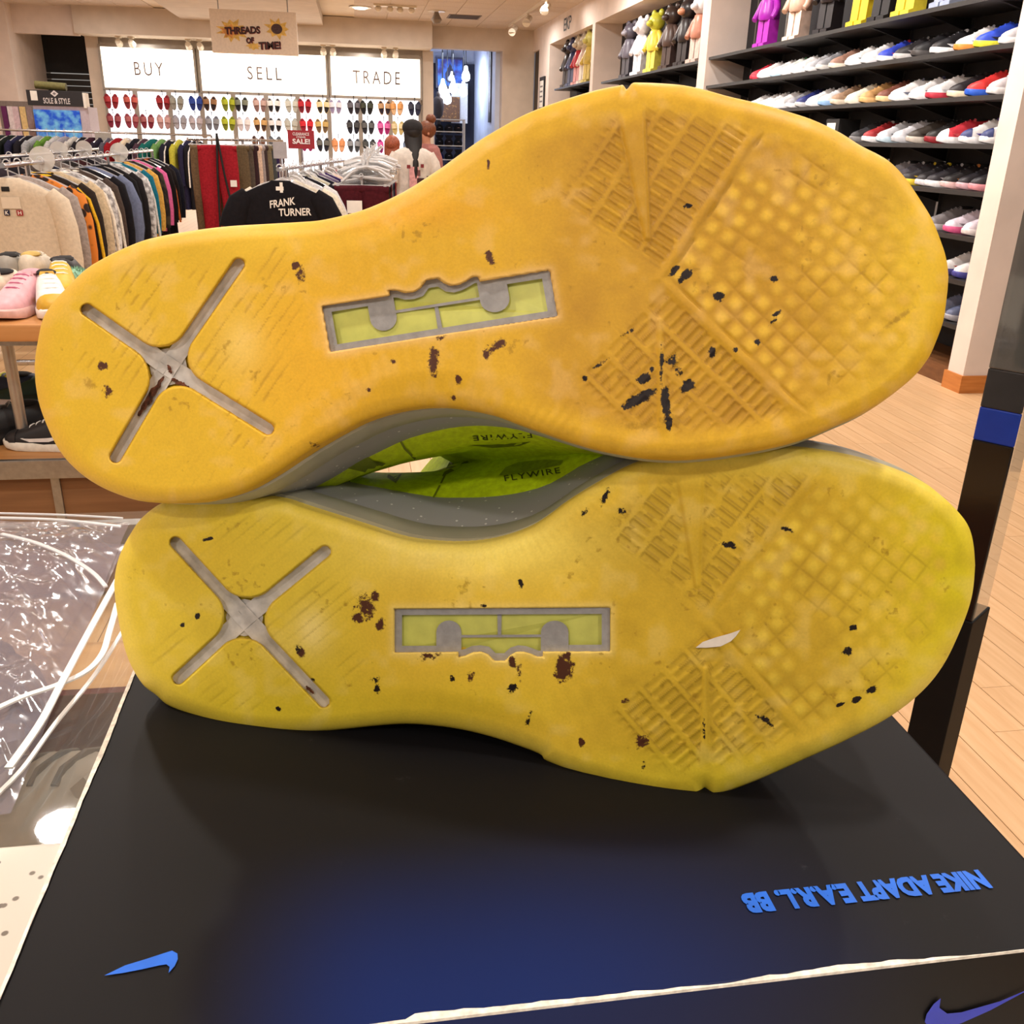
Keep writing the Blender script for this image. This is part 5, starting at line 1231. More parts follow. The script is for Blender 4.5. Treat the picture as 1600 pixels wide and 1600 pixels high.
def sleeve_mesh(w, length, long=True, puff=1.0):
    if long: pts = [(w*.80, 0, -.150), (w*1.0, 0, -.20), (w*1.12, -.005, -.33), (w*1.17, -.012, -.50), (w*1.18, -.016, -length*.92)]; rr_ = [.050, .066, .062*puff, .056*puff, .042]
    else: pts = [(w*.80, 0, -.150), (w*1.02, 0, -.20), (w*1.18, 0, -.29), (w*1.25, 0, -.35)]; rr_ = [.05, .072, .078, .082]
    return MB().tube(pts, rr_, 12, flat=(1, .62, 1)).mesh('sleeve', 70)
def hanger_mesh(w):
    mb = MB().tube([(-w*.85, 0, -.135), (-.10, 0, -.085), (0, 0, -.062), (.10, 0, -.085), (w*.85, 0, -.135)], .008, 6)
    hook = [(0, 0, -.062), (0, 0, -.02)]+[(.018*math.sin(a)-.0, 0, .012+.018*-math.cos(a)+.0) for a in [0.3+k*.55 for k in range(9)]]
    mb.tube(hook, .0035, 6)
    return mb.mesh('hanger', True)
GM = {'body': [body_mesh(.235, .70, .038, s) for s in (1, 3.3)], 'puffbody': body_mesh(.25, .72, .075, 2.0), 'longbody': body_mesh(.225, .95, .04, 5), 'tee': body_mesh(.25, .70, .026, 4), 'sleeve': sleeve_mesh(.235, .70), 'puffsleeve': sleeve_mesh(.25, .72, True, 1.35), 'teesleeve': sleeve_mesh(.25, .7, False), 'hanger': hanger_mesh(.24)}
def garment(name, label, cat, m, loc, rz=0.0, group=None, kind='long', accent=None, scale=1.0, sleeve_m=None):
    t = thing(name, label, cat, loc, rz, group, scale=scale)
    bm_ = {'long': GM['body'][0], 'long2': GM['body'][1], 'puff': GM['puffbody'], 'tee': GM['tee'], 'coat': GM['longbody']}[kind]
    sl = {'long': GM['sleeve'], 'long2': GM['sleeve'], 'puff': GM['puffsleeve'], 'tee': GM['teesleeve'], 'coat': GM['sleeve']}[kind]
    link_mesh('body', bm_, m, t)
    for sx in (1, -1): link_mesh('sleeve', sl, sleeve_m or m, t, scale=(sx, 1, 1))
    link_mesh('hanger', GM['hanger'], HANG, t)
    cb = MB().tube([(.062*math.cos(a), .018*math.sin(a), -.070-.012*(math.sin(a) < 0)) for a in [2*math.pi*k/12 for k in range(13)]], .011, 6, cap=False)
    if accent:
        cb.build('collar', accent, t, True)
        for sx in (1, -1):
            MB().tube([(sx*.20, -.030, -.150), (sx*.262, -.040, -.215), (sx*.296, -.044, -.36), (sx*.312, -.048, -.66)], .010, 6).build('sleeve_stripe', accent, t, True)
    return t
RAILZ = 1.20
def rack(label, p0, p1, z, nlegs=True):
    t = thing('clothes_rack', label, 'clothes rack', (p0[0], p0[1], 0))
    d = (p1[0]-p0[0], p1[1]-p0[1])
    MB().tube([(0, 0, z), (d[0], d[1], z)], .014, 10).build('rail', CHROME, t, True)
    for q in (0.09, 0.55, 1.0):
        x, y = d[0]*q, d[1]*q
        MB().tube([(x, y, z), (x, y, .03)], .013, 8).build('post', CHROME, t, True)
    L = math.hypot(*d); nx_, ny_ = -d[1]/L*.25, d[0]/L*.25
    for q in (0.09, 1.0):
        x, y = d[0]*q, d[1]*q
        MB().tube([(x-nx_, y-ny_, .02), (x+nx_, y+ny_, .02)], .014, 8).build('foot', CHROME, t, True)
    return t
rack('chrome clothes rack holding the cream sweatshirt at its front', (-1.90, 5.72), (-2.12, 10.9), RAILZ)
rack('chrome clothes rack behind the sweatshirt rack at the left', (-2.40, 6.9), (-2.66, 10.9), RAILZ)
LEO = two_tone('leopard_print', (40, 24, 16), (206, 120, 44), 16, 0.85, 'voronoi', .40, .5)
SILVER = two_tone('crinkled_plastic_cover', (214, 212, 212), (128, 124, 124), 30, 0.25, 'noise', .4, .62)
CAMO = two_tone('dark_patterned_fabric', (58, 50, 36), (26, 22, 20), 14, 0.9, 'noise', .42, .52)
row = [('sweatshirt', 'cream sweatshirt with two lettered patches at the front of the left rack', fabric((206, 190, 168), .04), 'long', None),
 ('sweater', 'grey sweater right behind the cream sweatshirt', fabric((150, 138, 132)), 'long2', None),
 ('jacket', 'orange and black leopard print jacket on the left rack', LEO, 'long', None),
 ('track_jacket', 'black track jacket with yellow sleeve stripes on the left rack', fabric((40, 32, 28)), 'long2', fabric((222, 176, 44))),
 ('jacket', 'tan jacket next to the yellow striped track jacket', fabric((190, 170, 140)), 'long', None),
 ('jacket', 'jacket in crinkled clear plastic with white piping on the left rack', SILVER, 'long2', fabric((232, 222, 208))),
 ('jacket', 'brown jacket with white sleeve stripes on the left rack', fabric((70, 58, 52)), 'long', fabric((226, 218, 206))),
 ('hoodie', 'black hoodie left of the blue grey puffer jacket', fabric((24, 22, 26)), 'long2', None),
 ('puffer_jacket', 'blue grey puffer jacket on the left rack', fabric((104, 112, 138), .06), 'puff', None),
 ('jacket', 'black jacket right behind the blue grey puffer', fabric((20, 18, 20)), 'long', None),
 ('sweatshirt', 'black sweatshirt before the silver covered jacket', fabric((28, 25, 27)), 'long2', None),
 ('jacket', 'silver grey jacket under a clear cover on the left rack', SILVER, 'long', None),
 ('jacket', 'teal blue jacket with pale trim on the left rack', fabric((20, 96, 116)), 'long2', fabric((206, 204, 200))),
 ('jacket', 'camel yellow jacket on the left rack', fabric((196, 150, 70)), 'long', None),
 ('jacket', 'dark patterned jacket next to the pink one', CAMO, 'long2', None),
 ('sweatshirt', 'pink sweatshirt on the left rack', fabric((206, 96, 146), .06), 'long', None),
 ('coat', 'black coat right of the pink sweatshirt', fabric((22, 17, 18)), 'coat', None),
 ('jacket', 'black jacket with orange and cream sleeve stripe', fabric((30, 24, 24)), 'long', fabric((212, 110, 50))),
 ('jacket', 'navy jacket at the far end of the left rack', fabric((26, 27, 40)), 'coat', None)]
yy = 5.80
for i, (nm, lb, m, kd, ac) in enumerate(row):
    t = i/(len(row)-1)
    y = 5.80+4.75*t**1.08; x = -1.90-0.22*(y-5.72)/5.18
    garment(nm, lb, nm.replace('_', ' '), m, (x, y, RAILZ), D(rng.uniform(-4, 4)), 'garments on the left rack', kd, ac, 1.0)
# patches and labels of the cream sweatshirt
cs = [o for o in bpy.data.objects if o.get('label', '').startswith('cream sweatshirt')][0]
box_part('neck_label', BLACK, cs, -.035, .005, -.044, -.040, -.135, -.110)
box_part('chest_tag', mat('clear_tag', (222, 208, 188), .4, 0, .02), cs, -.045, .05, -.046, -.0415, -.225, -.165)
box_part('patch', mat('navy_patch', (34, 34, 60), .7, 0, 0), cs, -.04, -.012, -.0475, -.042, -.262, -.232)
box_part('patch', mat('red_patch', (150, 40, 46), .7, 0, 0), cs, .024, .056, -.0475, -.042, -.262, -.232)
lettering('patch_letter', 'K', lambda u, v: (-.034+.017*u, -.0482, -.257+.020*v), WHITE, cs, .02); lettering('patch_letter', 'H', lambda u, v: (.031+.018*u, -.0482, -.257+.020*v), WHITE, cs, .02)
# size rings on the rails
RING = clear_plastic('clear_size_ring', (230, 226, 220), 0.2, 0.55)
for i, (px, py) in enumerate(((48, 252), (172, 240), (92, 238), (138, 235), (10, 248))):
    p = atz(px, py, RAILZ)
    x = -1.90-0.22*(p[1]-5.72)/5.18 if i < 2 else -2.40-.26*(p[1]-6.9)/4
    r = MB().loft([[(.075*math.cos(2*math.pi*k/20), yq, .045+.075*math.sin(2*math.pi*k/20)) for k in range(20)] for yq in (-.004, .004)])
    tag(r.build('size_divider', RING, None, 40), f'round clear size divider on the left rack rails, {["first", "last", "middle back", "far back", "front back"][i]} one', 'size divider', 'size dividers on the left rack').location = (x, p[1], RAILZ-.03)
# hangers and dark garments on the second rail of the double rack
for i in range(9):
    y = 7.1+.42*i; x = -2.40-.26*(y-6.9)/4
    c = [(52, 46, 54), (36, 34, 40), (80, 70, 66), (30, 32, 50), (110, 100, 96), (44, 40, 40), (60, 30, 34), (30, 28, 34), (90, 88, 92)][i]
    garment('sweater', f'{["charcoal", "black", "brown grey", "navy", "stone grey", "dark", "wine red", "jet black", "steel grey"][i]} sweater on the rear left rack', 'sweater', fabric(c), (x, y, RAILZ), D(rng.uniform(-4, 4)), 'garments on the rear left rack', 'long')
# far rack: dark garments in a row facing the camera
FRZ, FRY = 1.352, 14.0
fx0, fx1 = aty(-60, 201, FRY)[0], aty(330, 212, FRY)[0]
rack('long dark clothes rack before the kiosk and sandal wall', (fx0, FRY), (fx1, FRY), FRZ)
cols = [((34, 32, 44), 'dark slate'), ((26, 26, 34), 'black'), ((44, 40, 52), 'plum grey'), ((30, 38, 36), 'dark green'), ((24, 30, 28), 'forest black'), ((34, 34, 60), 'midnight blue'), ((28, 26, 32), 'ink black'), ((150, 154, 160), 'pale grey'), ((90, 130, 50), 'leaf green'), ((176, 176, 176), 'silver'), ((140, 136, 146), 'lilac grey'), ((190, 186, 182), 'off white'), ((30, 28, 34), 'carbon'), ((60, 30, 44), 'burgundy'), ((40, 36, 50), 'aubergine'), ((80, 78, 90), 'mottled grey'), ((140, 24, 34), 'red'), ((214, 196, 170), 'cream panelled'), ((30, 30, 38), 'raven'), ((70, 50, 62), 'mauve'), ((24, 96, 92), 'teal'), ((100, 140, 80), 'sage green'), ((30, 30, 44), 'navy'), ((176, 170, 60), 'yellow trimmed'), ((36, 34, 60), 'indigo'), ((26, 24, 30), 'black striped')]
for i, (c, nm) in enumerate(cols):
    x = fx0+.15+(fx1-fx0-.35)*i/(len(cols)-1)
    kd = 'long' if i < 13 else 'coat'
    ac = fabric((226, 222, 220)) if nm in ('black striped', 'navy', 'cream panelled') else None
    garment('jacket', f'{nm} jacket on the far dark rack, {ordinal(i) if i < 24 else ("second last" if i == 24 else "last")} from the left', 'jacket', fabric(c), (x, FRY, FRZ), D(68+rng.uniform(-10, 10)), 'garments on the far rack', kd, ac, 1.0)
# card on the far rack
tag(MB().box(0, .20, 0, .01, 0, .13).build('size_card', mat('grey_card', (176, 172, 166), .6, 0, .03)), 'small grey card clipped to the far dark rack', 'card').location = (aty(149, 212, 14.0)[0], FRY-.024, FRZ-.13)

# trousers rack
TRY = 10.0
def trousers_mesh(seed, w=.20, L=.95):
    mb = MB()
    for sx in (-1, 1):
        rings = []
        for z, cx, hw in ((-.08, .085, .095), (-.30, .088, .098), (-.60, .095, .085), (-.62-L*.38, .10, .072)):
            rings.append([(sx*cx+hw*math.cos(2*math.pi*k/12), .032*math.sin(2*math.pi*k/12)+fold(cx+hw*math.cos(2*math.pi*k/12), z, seed, .004), z) for k in range(12)])
        mb.loft(rings)
    return mb.mesh('legs', 70)
TRM = [trousers_mesh(1), trousers_mesh(4)]
WB = MB().tube([(-.18, 0, -.075), (0, 0, -.07), (.18, 0, -.075)], .028, 10, flat=(1, .9, 1)).mesh('waistband', True)
CLIPH = MB().tube([(-.19, 0, -.045), (.19, 0, -.045)], .006, 6).tube([(0, 0, -.045), (0, 0, .0), (.012, 0, .02), (0, 0, .032), (-.014, 0, .02)], .0035, 6).box(-.165, -.145, -.012, .012, -.085, -.035).box(.145, .165, -.012, .012, -.085, -.035).mesh('clip_hanger')
def trousers(label, m, loc, rz, group, sc=1.0):
    t = thing('trousers', label, 'trousers', loc, rz, group, scale=sc)
    link_mesh('legs', TRM[rng.integers(0, 2)], m, t); link_mesh('waistband', WB, m, t); link_mesh('clip_hanger', CLIPH, HANG, t)
    return t
tx0 = aty(318, 218, TRY); tx1 = aty(412, 221, TRY)
TRZ = tx0[2]-.0
rack('chrome rack holding the red and brown trousers', (tx0[0]-.15, TRY), (tx1[0]+.1, TRY+1.1), TRZ)
for i, (c, nm, px, rz) in enumerate([((150, 30, 40), 'red', 338, 5), ((110, 90, 66), 'brown', 326, 10), ((96, 80, 58), 'olive brown', 362, 40), ((80, 70, 60), 'camouflage', 372, 48), ((50, 30, 34), 'dark plum', 382, 55), ((206, 180, 160), 'tan plaid', 388, 55), ((150, 140, 140), 'grey plaid', 394, 58), ((60, 46, 46), 'brown striped', 400, 60), ((110, 100, 78), 'khaki', 407, 60), ((66, 70, 72), 'slate', 414, 60), ((48, 36, 76), 'dark purple', 420, 62)]):
    y = TRY-.12+.11*i; p = aty(px, 220, y)
    trousers(f'{nm} trousers on the clip hanger rack before the sandal wall', fabric(c), (p[0], y, TRZ), D(rz), 'trousers on the clip hanger rack', 1.0)
rt = [o for o in bpy.data.objects if o.get('label', '').startswith('red trousers')][0]
for sx in (-.012, .05):
    MB().tube([(.01, -.05, .06), (sx, -.055, -.3), (sx*3, -.055, -.95)], .010, 6).build('black_strap', BLACK, rt)
box_part('white_label', WHITE, rt, .10, .16, -.052, -.046, -.42, -.36)

# tee rack in the middle with the black lettered tee in front
TZ = 1.17
tp = aty(437, 292, 7.0)
rack('chrome rack of hanging tees with clear hangers in the centre', (tp[0], 6.95), (tp[0]+.42, 9.9), TZ)
tees = [((22, 20, 24), 'black', 'tee with white lettering at the front of the centre rack'), ((214, 204, 186), 'cream', 'tee right behind the black lettered one'), ((206, 204, 206), 'pale grey', 'tee on the centre rack'), ((28, 26, 34), 'black plain', 'tee on the centre rack'), ((196, 190, 170), 'stone', 'tee on the centre rack'), ((30, 28, 44), 'navy', 'tee on the centre rack'), ((110, 96, 120), 'mauve grey', 'tee on the centre rack'), ((54, 34, 84), 'purple', 'tee on the centre rack'), ((226, 196, 180), 'peach', 'tee on the centre rack'), ((150, 150, 156), 'heather grey', 'tee on the centre rack'), ((150, 30, 38), 'red', 'tee on the centre rack'), ((190, 160, 120), 'sand', 'tee on the centre rack'), ((96, 100, 80), 'olive', 'tee at the back of the centre rack'), ((60, 62, 56), 'dark camouflage', 'tee at the back of the centre rack')]
for i, (c, nm, lb) in enumerate(tees):
    y = 7.0+.215*i; x = tp[0]+.42*(y-6.95)/2.95
    garment('tee_shirt', f'{nm} {lb}', 'tee shirt', fabric(c), (x, y, TZ), D(0), 'tees on the centre rack', 'tee', None, 1.12 if i < 2 else 1.0)
bt = [o for o in bpy.data.objects if o.get('label', '').startswith('black tee with white')][0]
WL = mat('white_print', (226, 220, 212), .7, 0, 0)
lettering('print_lettering', 'FRANK', lambda u, v: (-.07+.155*u, -.036, -.228+.045*v+.025*u), WL, bt, .02)
lettering('print_lettering', 'TURNER', lambda u, v: (-.02+.20*u, -.036, -.275+.045*v+.008*u), WL, bt, .02)
box_part('neck_tag', WHITE, bt, -.028, .018, -.024, -.020, -.125, -.100); box_part('neck_tag', WHITE, bt, -.004, .014, -.026, -.0205, -.135, -.075)

# second centre rack: dark red trousers under a heap of clear hangers
cp = aty(565, 297, 7.6)
rack('chrome rack with clear hangers and maroon trousers right of the tees', (cp[0], 7.55), (cp[0]+.12, 8.7), 1.10)
mt = trousers('maroon trousers with white price tag under the clear hangers', fabric((70, 20, 28)), (cp[0], 7.6, 1.10), 0, 'trousers on the second centre rack', 1.15)
box_part('price_tag', WHITE, mt, -.10, .0, -.045, -.040, -.22, -.14)
for i in range(7):
    y = 7.75+.13*i; x = cp[0]+.12*(y-7.55)/1.15
    trousers(f'{["dark brown", "black", "wine", "grey", "navy", "charcoal", "deep red"][i]} trousers behind the maroon pair', fabric([(48, 34, 30), (24, 22, 24), (90, 24, 36), (120, 118, 120), (34, 36, 60), (50, 48, 52), (130, 30, 40)][i]), (x, y, 1.10), D(rng.uniform(-6, 6)), 'trousers on the second centre rack', 1.1)
HC = MB().tube([(-.19, 0, -.07), (-.10, 0, -.02), (0, 0, 0), (.10, 0, -.02), (.19, 0, -.07)], .013, 6, flat=(1, 1.6, 1)).tube([(0, 0, 0), (0, 0, .06), (.022, 0, .085), (0, 0, .105), (-.024, 0, .085)], .007, 6).tube([(-.19, 0, -.07), (.19, 0, -.085)], .012, 6).mesh('clear_hanger', True)
HM = clear_plastic('silvery_clear_plastic', (222, 222, 224), 0.15, 0.75)
for i in range(34):
    y = 7.66+.031*i; x = cp[0]+.02+.12*(y-7.55)/1.15
    tag(link_mesh('clear_hanger', HC, HM, None, (x+rng.uniform(-.03, .03), y, 1.17+rng.uniform(-.015, .05)+.05*(i/34)), (rng.uniform(-.3, .3), rng.uniform(-.25, .25), rng.uniform(-.4, .4))), 'clear plastic hanger in the heap above the maroon trousers', 'hanger', 'heap of clear hangers')
# hangers bunched along the tee rack
for i in range(22):
    y = 7.06+.125*i; x = tp[0]+.42*(y-6.95)/2.95
    tag(link_mesh('clear_hanger', HC, HM, None, (x+rng.uniform(-.02, .02), y, TZ-.06+rng.uniform(-.01, .03)), (rng.uniform(-.2, .2), rng.uniform(-.2, .2), rng.uniform(-.3, .3)), (.45, 1, 1)), 'clear plastic hanger bunched along the tee rack rail', 'hanger', 'clear hangers on the tee rack')

# sale sign and grey sign on stands
def stand_sign(name, label, pa, pb, y, m):
    a = aty(*pa, y); b = aty(*pb, y)
    t = thing(name, label, 'sign', ((a[0]+b[0])/2, y, 0)); hw = (b[0]-a[0])/2
    MB().tube([(0, .02, .02), (0, .02, b[2])], .010, 8).build('pole', CHROME, t); box_part('base', CHROME, t, -.12, .12, -.1, .14, 0, .015)
    box_part('card', m, t, -hw, hw, -.008, .008, b[2], a[2])
    return t, hw, b[2], a[2]
t, hw, z0, z1 = stand_sign('sale_sign', 'red CLEARANCE SALE sign standing above the tees', (449, 203), (492, 233), 9.2, mat('sale_red', (150, 34, 44), .6, 0, .04))
for body, v0, v1, hf in (('CLEARANCE', .72, .88, .62), ('ITEMS', .58, .68, .34), ('SALE!', .26, .54, .66)):
    lettering('lettering', body, lambda u, v: (-hw*hf+2*hw*hf*u, -.011, z0+(z1-z0)*(v0+(v1-v0)*v)), mat('sale_white', (236, 226, 224), .6, 0, 0), t, .03 if body == 'SALE!' else .01)
stand_sign('card_sign', 'blank grey card sign left of the red sale sign', (426, 221), (449, 248), 9.0, mat('grey_sign', (168, 162, 164), .6, 0, .03))

# ------------------------------------------------------------------ people
def skin_mesh(name, chains, subdiv=2):
    """chains: list of lists of (x,y,z,radius); chains after the first start on an existing vertex of the same position"""
    bm = bmesh.new(); lay = bm.verts.layers.skin.verify(); seen = {}
    for ch in chains:
        prev = None
        for (x, y, z, r) in ch:
            key = (round(x, 4), round(y, 4), round(z, 4))
            v = seen.get(key)
            if v is None:
                v = bm.verts.new((x, y, z)); seen[key] = v
                rr2 = r if hasattr(r, '__len__') else (r, r)
                v[lay].radius = rr2
                if len(seen) == 1: v[lay].use_root = True
            if prev is not None and prev is not v:
                try: bm.edges.new((prev, v))
                except ValueError: pass
            prev = v
    me = bpy.data.meshes.new(name+'_rig'); bm.to_mesh(me); bm.free()
    o = bpy.data.objects.new('rig_tmp', me); COL.objects.link(o)
    o.modifiers.new('s', 'SKIN'); sb = o.modifiers.new('d', 'SUBSURF'); sb.levels = subdiv; sb.render_levels = subdiv
    dg = bpy.context.evaluated_depsgraph_get(); dg.update()
    out = bpy.data.meshes.new_from_object(o.evaluated_get(dg)); out.name = name
    bpy.data.objects.remove(o); bpy.data.meshes.remove(me)
    out.polygons.foreach_set('use_smooth', [True]*len(out.polygons)); out.materials.clear()
    return out
SKINT = mat('skin', (196, 140, 112), .6, 0, .05, 20)
def person(label, loc, rz, H, shirt, pants, hair, longhair=True, bun=False, hat=False, lean=0.0, sleeve_c=None):
    k = H/1.70
    t = thing('person', label, 'person', loc, rz, scale=k)
    hands = []
    arm = lambda s: [(s*.165, .01, 1.40, .060), (s*.215, .02, 1.26, .050), (s*.245, .01, 1.12, .043), (s*.20, -.16, 1.04, .036), (s*.17, -.24, 1.05, .028), (s*.165, -.28, 1.055, .030)]
    fingers = []
    for s in (1, -1):
        for q, (dx, L) in enumerate(((-.024, .055), (-.008, .065), (.008, .062), (.023, .048))):
            fingers.append([(s*.165, -.28, 1.055, .030), (s*.165+dx, -.315, 1.052, .0095), (s*.165+dx, -.315-L*.6, 1.046, .0085), (s*.165+dx, -.315-L, 1.034, .0075)])
        fingers.append([(s*.17, -.24, 1.05, .028), (s*.135, -.275, 1.058, .0095), (s*.125, -.30, 1.056, .008)])
    chains = [[(0, 0, .95, (.15, .11)), (0, .0, 1.10, (.13, .095)), (0, .01, 1.25, (.15, .105)), (0, .015, 1.38, (.13, .09)), (0, .01, 1.46, .055), (0, -.005, 1.52, .052), (0, -.015, 1.60, (.072, .088)), (0, -.01, 1.665, (.066, .080))]]
    for s in (1, -1):
        chains.append([(0, .015, 1.38, (.13, .09))]+arm(s))
        chains.append([(0, 0, .95, (.15, .11)), (s*.085, 0, .86, .085), (s*.095, -.01, .50, .058), (s*.10, .01, .12, .038), (s*.10, .02, .05, .04), (s*.105, -.12, .03, .035)])
    body = skin_mesh('body', chains+fingers, 1)
    link_mesh('body', body, SKINT, t)
    # face: eyes, nose, mouth, ears
    face = MB().ell((0, -.098, 1.605), (.012, .018, .020), 8, 6)
    face.build('nose', SKINT, t, True)
    for s in (1, -1):
        MB().ell((s*.030, -.090, 1.625), (.012, .008, .007), 8, 6).build('eye', mat('eye_dark', (40, 30, 28), .3, 0, 0), t, True)
        MB().ell((s*.078, -.005, 1.61), (.010, .018, .028), 8, 6).build('ear', SKINT, t, True)
    MB().ell((0, -.092, 1.565), (.022, .008, .006), 8, 6).build('mouth', mat('lips', (160, 84, 80), .5, 0, 0), t, True)
    # clothes: tee with sleeves, trousers
    def ring(cx, cy, z, rx, ry, n=18, tx=0): return [(cx+rx*math.cos(2*math.pi*q/n), cy+ry*math.sin(2*math.pi*q/n)+.004*math.sin(q*2.1+z*40), z+tx*math.cos(2*math.pi*q/n)) for q in range(n)]
    MB().loft([ring(0, 0, .80, .205, .155), ring(0, 0, .95, .20, .148), ring(0, .005, 1.10, .185, .14), ring(0, .01, 1.25, .20, .142), ring(0, .015, 1.37, .222, .142), ring(0, .015, 1.44, .205, .122), ring(0, .012, 1.475, .14, .10), ring(0, .01, 1.49, .080, .074)], cap=True).build('shirt', shirt, t, True)
    for s in (1, -1):
        MB().tube([(s*.15, .013, 1.405), (s*.20, .018, 1.32), (s*.235, .018, 1.20), (s*.245, .015, 1.15)], [.085, .090, .084, .085], 14).build('sleeve', sleeve_c or shirt, t, True)
        MB().tube([(s*.075, 0, .95), (s*.088, 0, .80), (s*.096, -.005, .50), (s*.10, .01, .10)], [.125, .115, .088, .075], 14).build('trouser_leg', pants, t, True)
        MB().ell((s*.102, -.05, .045), (.048, .13, .045)).build('shoe', mat('dark_shoe', (40, 36, 38), .6, 0, .05), t, True)
    hb = MB().ell((0, .012, 1.645), (.096, .108, .100), 18, 12)
    if longhair:
        hb.loft([[(.095*w*math.cos(2*math.pi*q/14), yc+.075*min(w, .5+w*.3)*math.sin(2*math.pi*q/14), z) for q in range(14)] for z, w, yc in ((1.68, .98, .03), (1.60, 1.02, .035), (1.54, 1.0, .045), (1.48, .86, .065), (1.42, .62, .105), (1.34, .44, .135), (1.26, .30, .15), (1.18, .16, .155), (1.14, .05, .155))])
    hb.build('hair', hair, t, True)
    if bun: MB().ell((0, .06, 1.76), (.062, .06, .055), 14, 10).build('hair_bun', hair, t, True)
    if hat:
        MB().ell((0, .005, 1.68), (.108, .118, .085), 18, 12).build('knit_hat', hat, t, True)
    return t
GREYTEE = mat('white_tee_cotton', (206, 196, 186), .9, 0, .06, 20, .2)
pp_ = aty(645, 260, 9.3)
pA = person('person with long black hair and white printed tee seen from behind', (pp_[0], 9.3, 0), D(180+8), 1.50, GREYTEE, mat('denim', (70, 76, 96), .9, 0, .08), mat('black_hair', (26, 22, 22), .5, 0, .1, 90), hat=mat('black_beanie', (30, 28, 30), .9, 0, .1, 80))
# print on the back of the tee
for (x, z, w, h, c) in ((.02, 1.20, .05, .10, (206, 150, 150)), (-.05, 1.14, .04, .05, (60, 30, 34)), (.075, 1.30, .018, .018, (120, 40, 44)), (-.07, 1.31, .018, .018, (120, 40, 44)), (-.03, 1.24, .018, .03, (110, 70, 70)), (-.15, 1.15, .03, .06, (60, 34, 34))):
    y = .016+.143*math.sqrt(max(0, 1-(x/.205)**2))+.006
    n = 5; vs = []
    for q in range(n):
        xx = x-w/1.0+2*w*q/(n-1); y = .016+.144*math.sqrt(max(0, 1-(xx/.206)**2))+.007; vs += [(xx, y, z-h), (xx, y, z+h)]
    MB().add(vs, [(2*q, 2*q+2, 2*q+3, 2*q+1) for q in range(n-1)]).build('shirt_print', mat('tee_print', c, .8, 0, .1), pA)
pq = aty(666, 215, 10.5)
person('person with auburn hair in a bun standing behind the white tee', (pq[0], 10.5, 0), D(-70), 1.53, mat('dusty_top', (150, 96, 90), .9, 0, .06), mat('dark_trousers', (40, 38, 46), .9, 0, .05), mat('auburn_hair', (112, 62, 36), .5, 0, .2, 90), longhair=False, bun=True)
pr2 = aty(615, 300, 9.9)
person('person in a red top bending beside the clear hangers', (pr2[0], 9.95, 0), D(165), 1.38, mat('red_top', (160, 40, 50), .9, 0, .06), mat('grey_trousers', (120, 120, 124), .9, 0, .05), mat('red_hair', (150, 76, 50), .5, 0, .2, 90), longhair=True, sleeve_c=GREYTEE)

# ------------------------------------------------------------------ back room contents
mu = thing('blue_mural', 'framed blue and violet mural with droplet shape in the back room', 'artwork', (2.15, 24.9, 1.95))
m0 = aty(684, 92, 24.9); m1 = aty(722, 135, 24.9)
mu.location = ((m0[0]+m1[0])/2, 24.9, m1[2]); hw = (m1[0]-m0[0])/2; hh = m0[2]-m1[2]
box_part('frame', mat('mural_frame', (60, 60, 80), .5, 0, .05), mu, -hw-.05, hw+.05, .0, .05, -.05, hh+.05)
bluem = two_tone('blue_violet_paint', (70, 130, 235), (60, 50, 120), 4, .5, 'noise', .42, .60)
box_part('canvas', bluem, mu, -hw, hw, -.01, .0, 0, hh)
MB().add([(.0, -.016, hh*.85), (.12, -.016, hh*.45), (.10, -.016, hh*.2), (0, -.016, hh*.1), (-.10, -.016, hh*.2), (-.12, -.016, hh*.45)], [(0, 1, 2, 3, 4, 5)]).build('droplet', mat('mural_navy', (30, 34, 70), .5, 0, .05), mu)
MB().lathe([(.06, 0), (.06, .004), (.03, .004)], seg=16).build('ring', mat('mural_pale', (190, 200, 240), .5, 0, 0), mu).location = (0, -.02, hh*.28)
mu.children[-1].rotation_euler = (math.pi/2, 0, 0)
BULB = mat('lit_bulb_glass', (236, 240, 255), .3, 0, 0, emit=14.0)
for i, (px, py) in enumerate(((728, 117), (692, 137), (708, 136), (724, 141), (691, 152), (699, 153), (706, 120))):
    yb = 23.2+.12*i; p = aty(px, py, yb)
    s = thing('pendant_bulb', f'large lit pendant bulb in the back room, {ordinal(i)} in the cluster', 'pendant lamp', (p[0], yb, p[2]), group='pendant bulbs in the back room')
    sc_ = 1.0 if i < 6 else .6
    MB().lathe([(.02, .22), (.045, .20), (.05, .12), (.10, .02), (.115, -.06), (.09, -.13), (.02, -.165)], seg=16).build('bulb', BULB, s, True).scale = (sc_*.85,)*3
    MB().tube([(0, 0, .2*sc_), (0, 0, ZC-p[2])], .008, 6).build('cord', BLACK, s)
lamp('back_room_lamp', (2.2, 23.4, 3.2), 60, 0.6, (0.75, 0.85, 1.0))
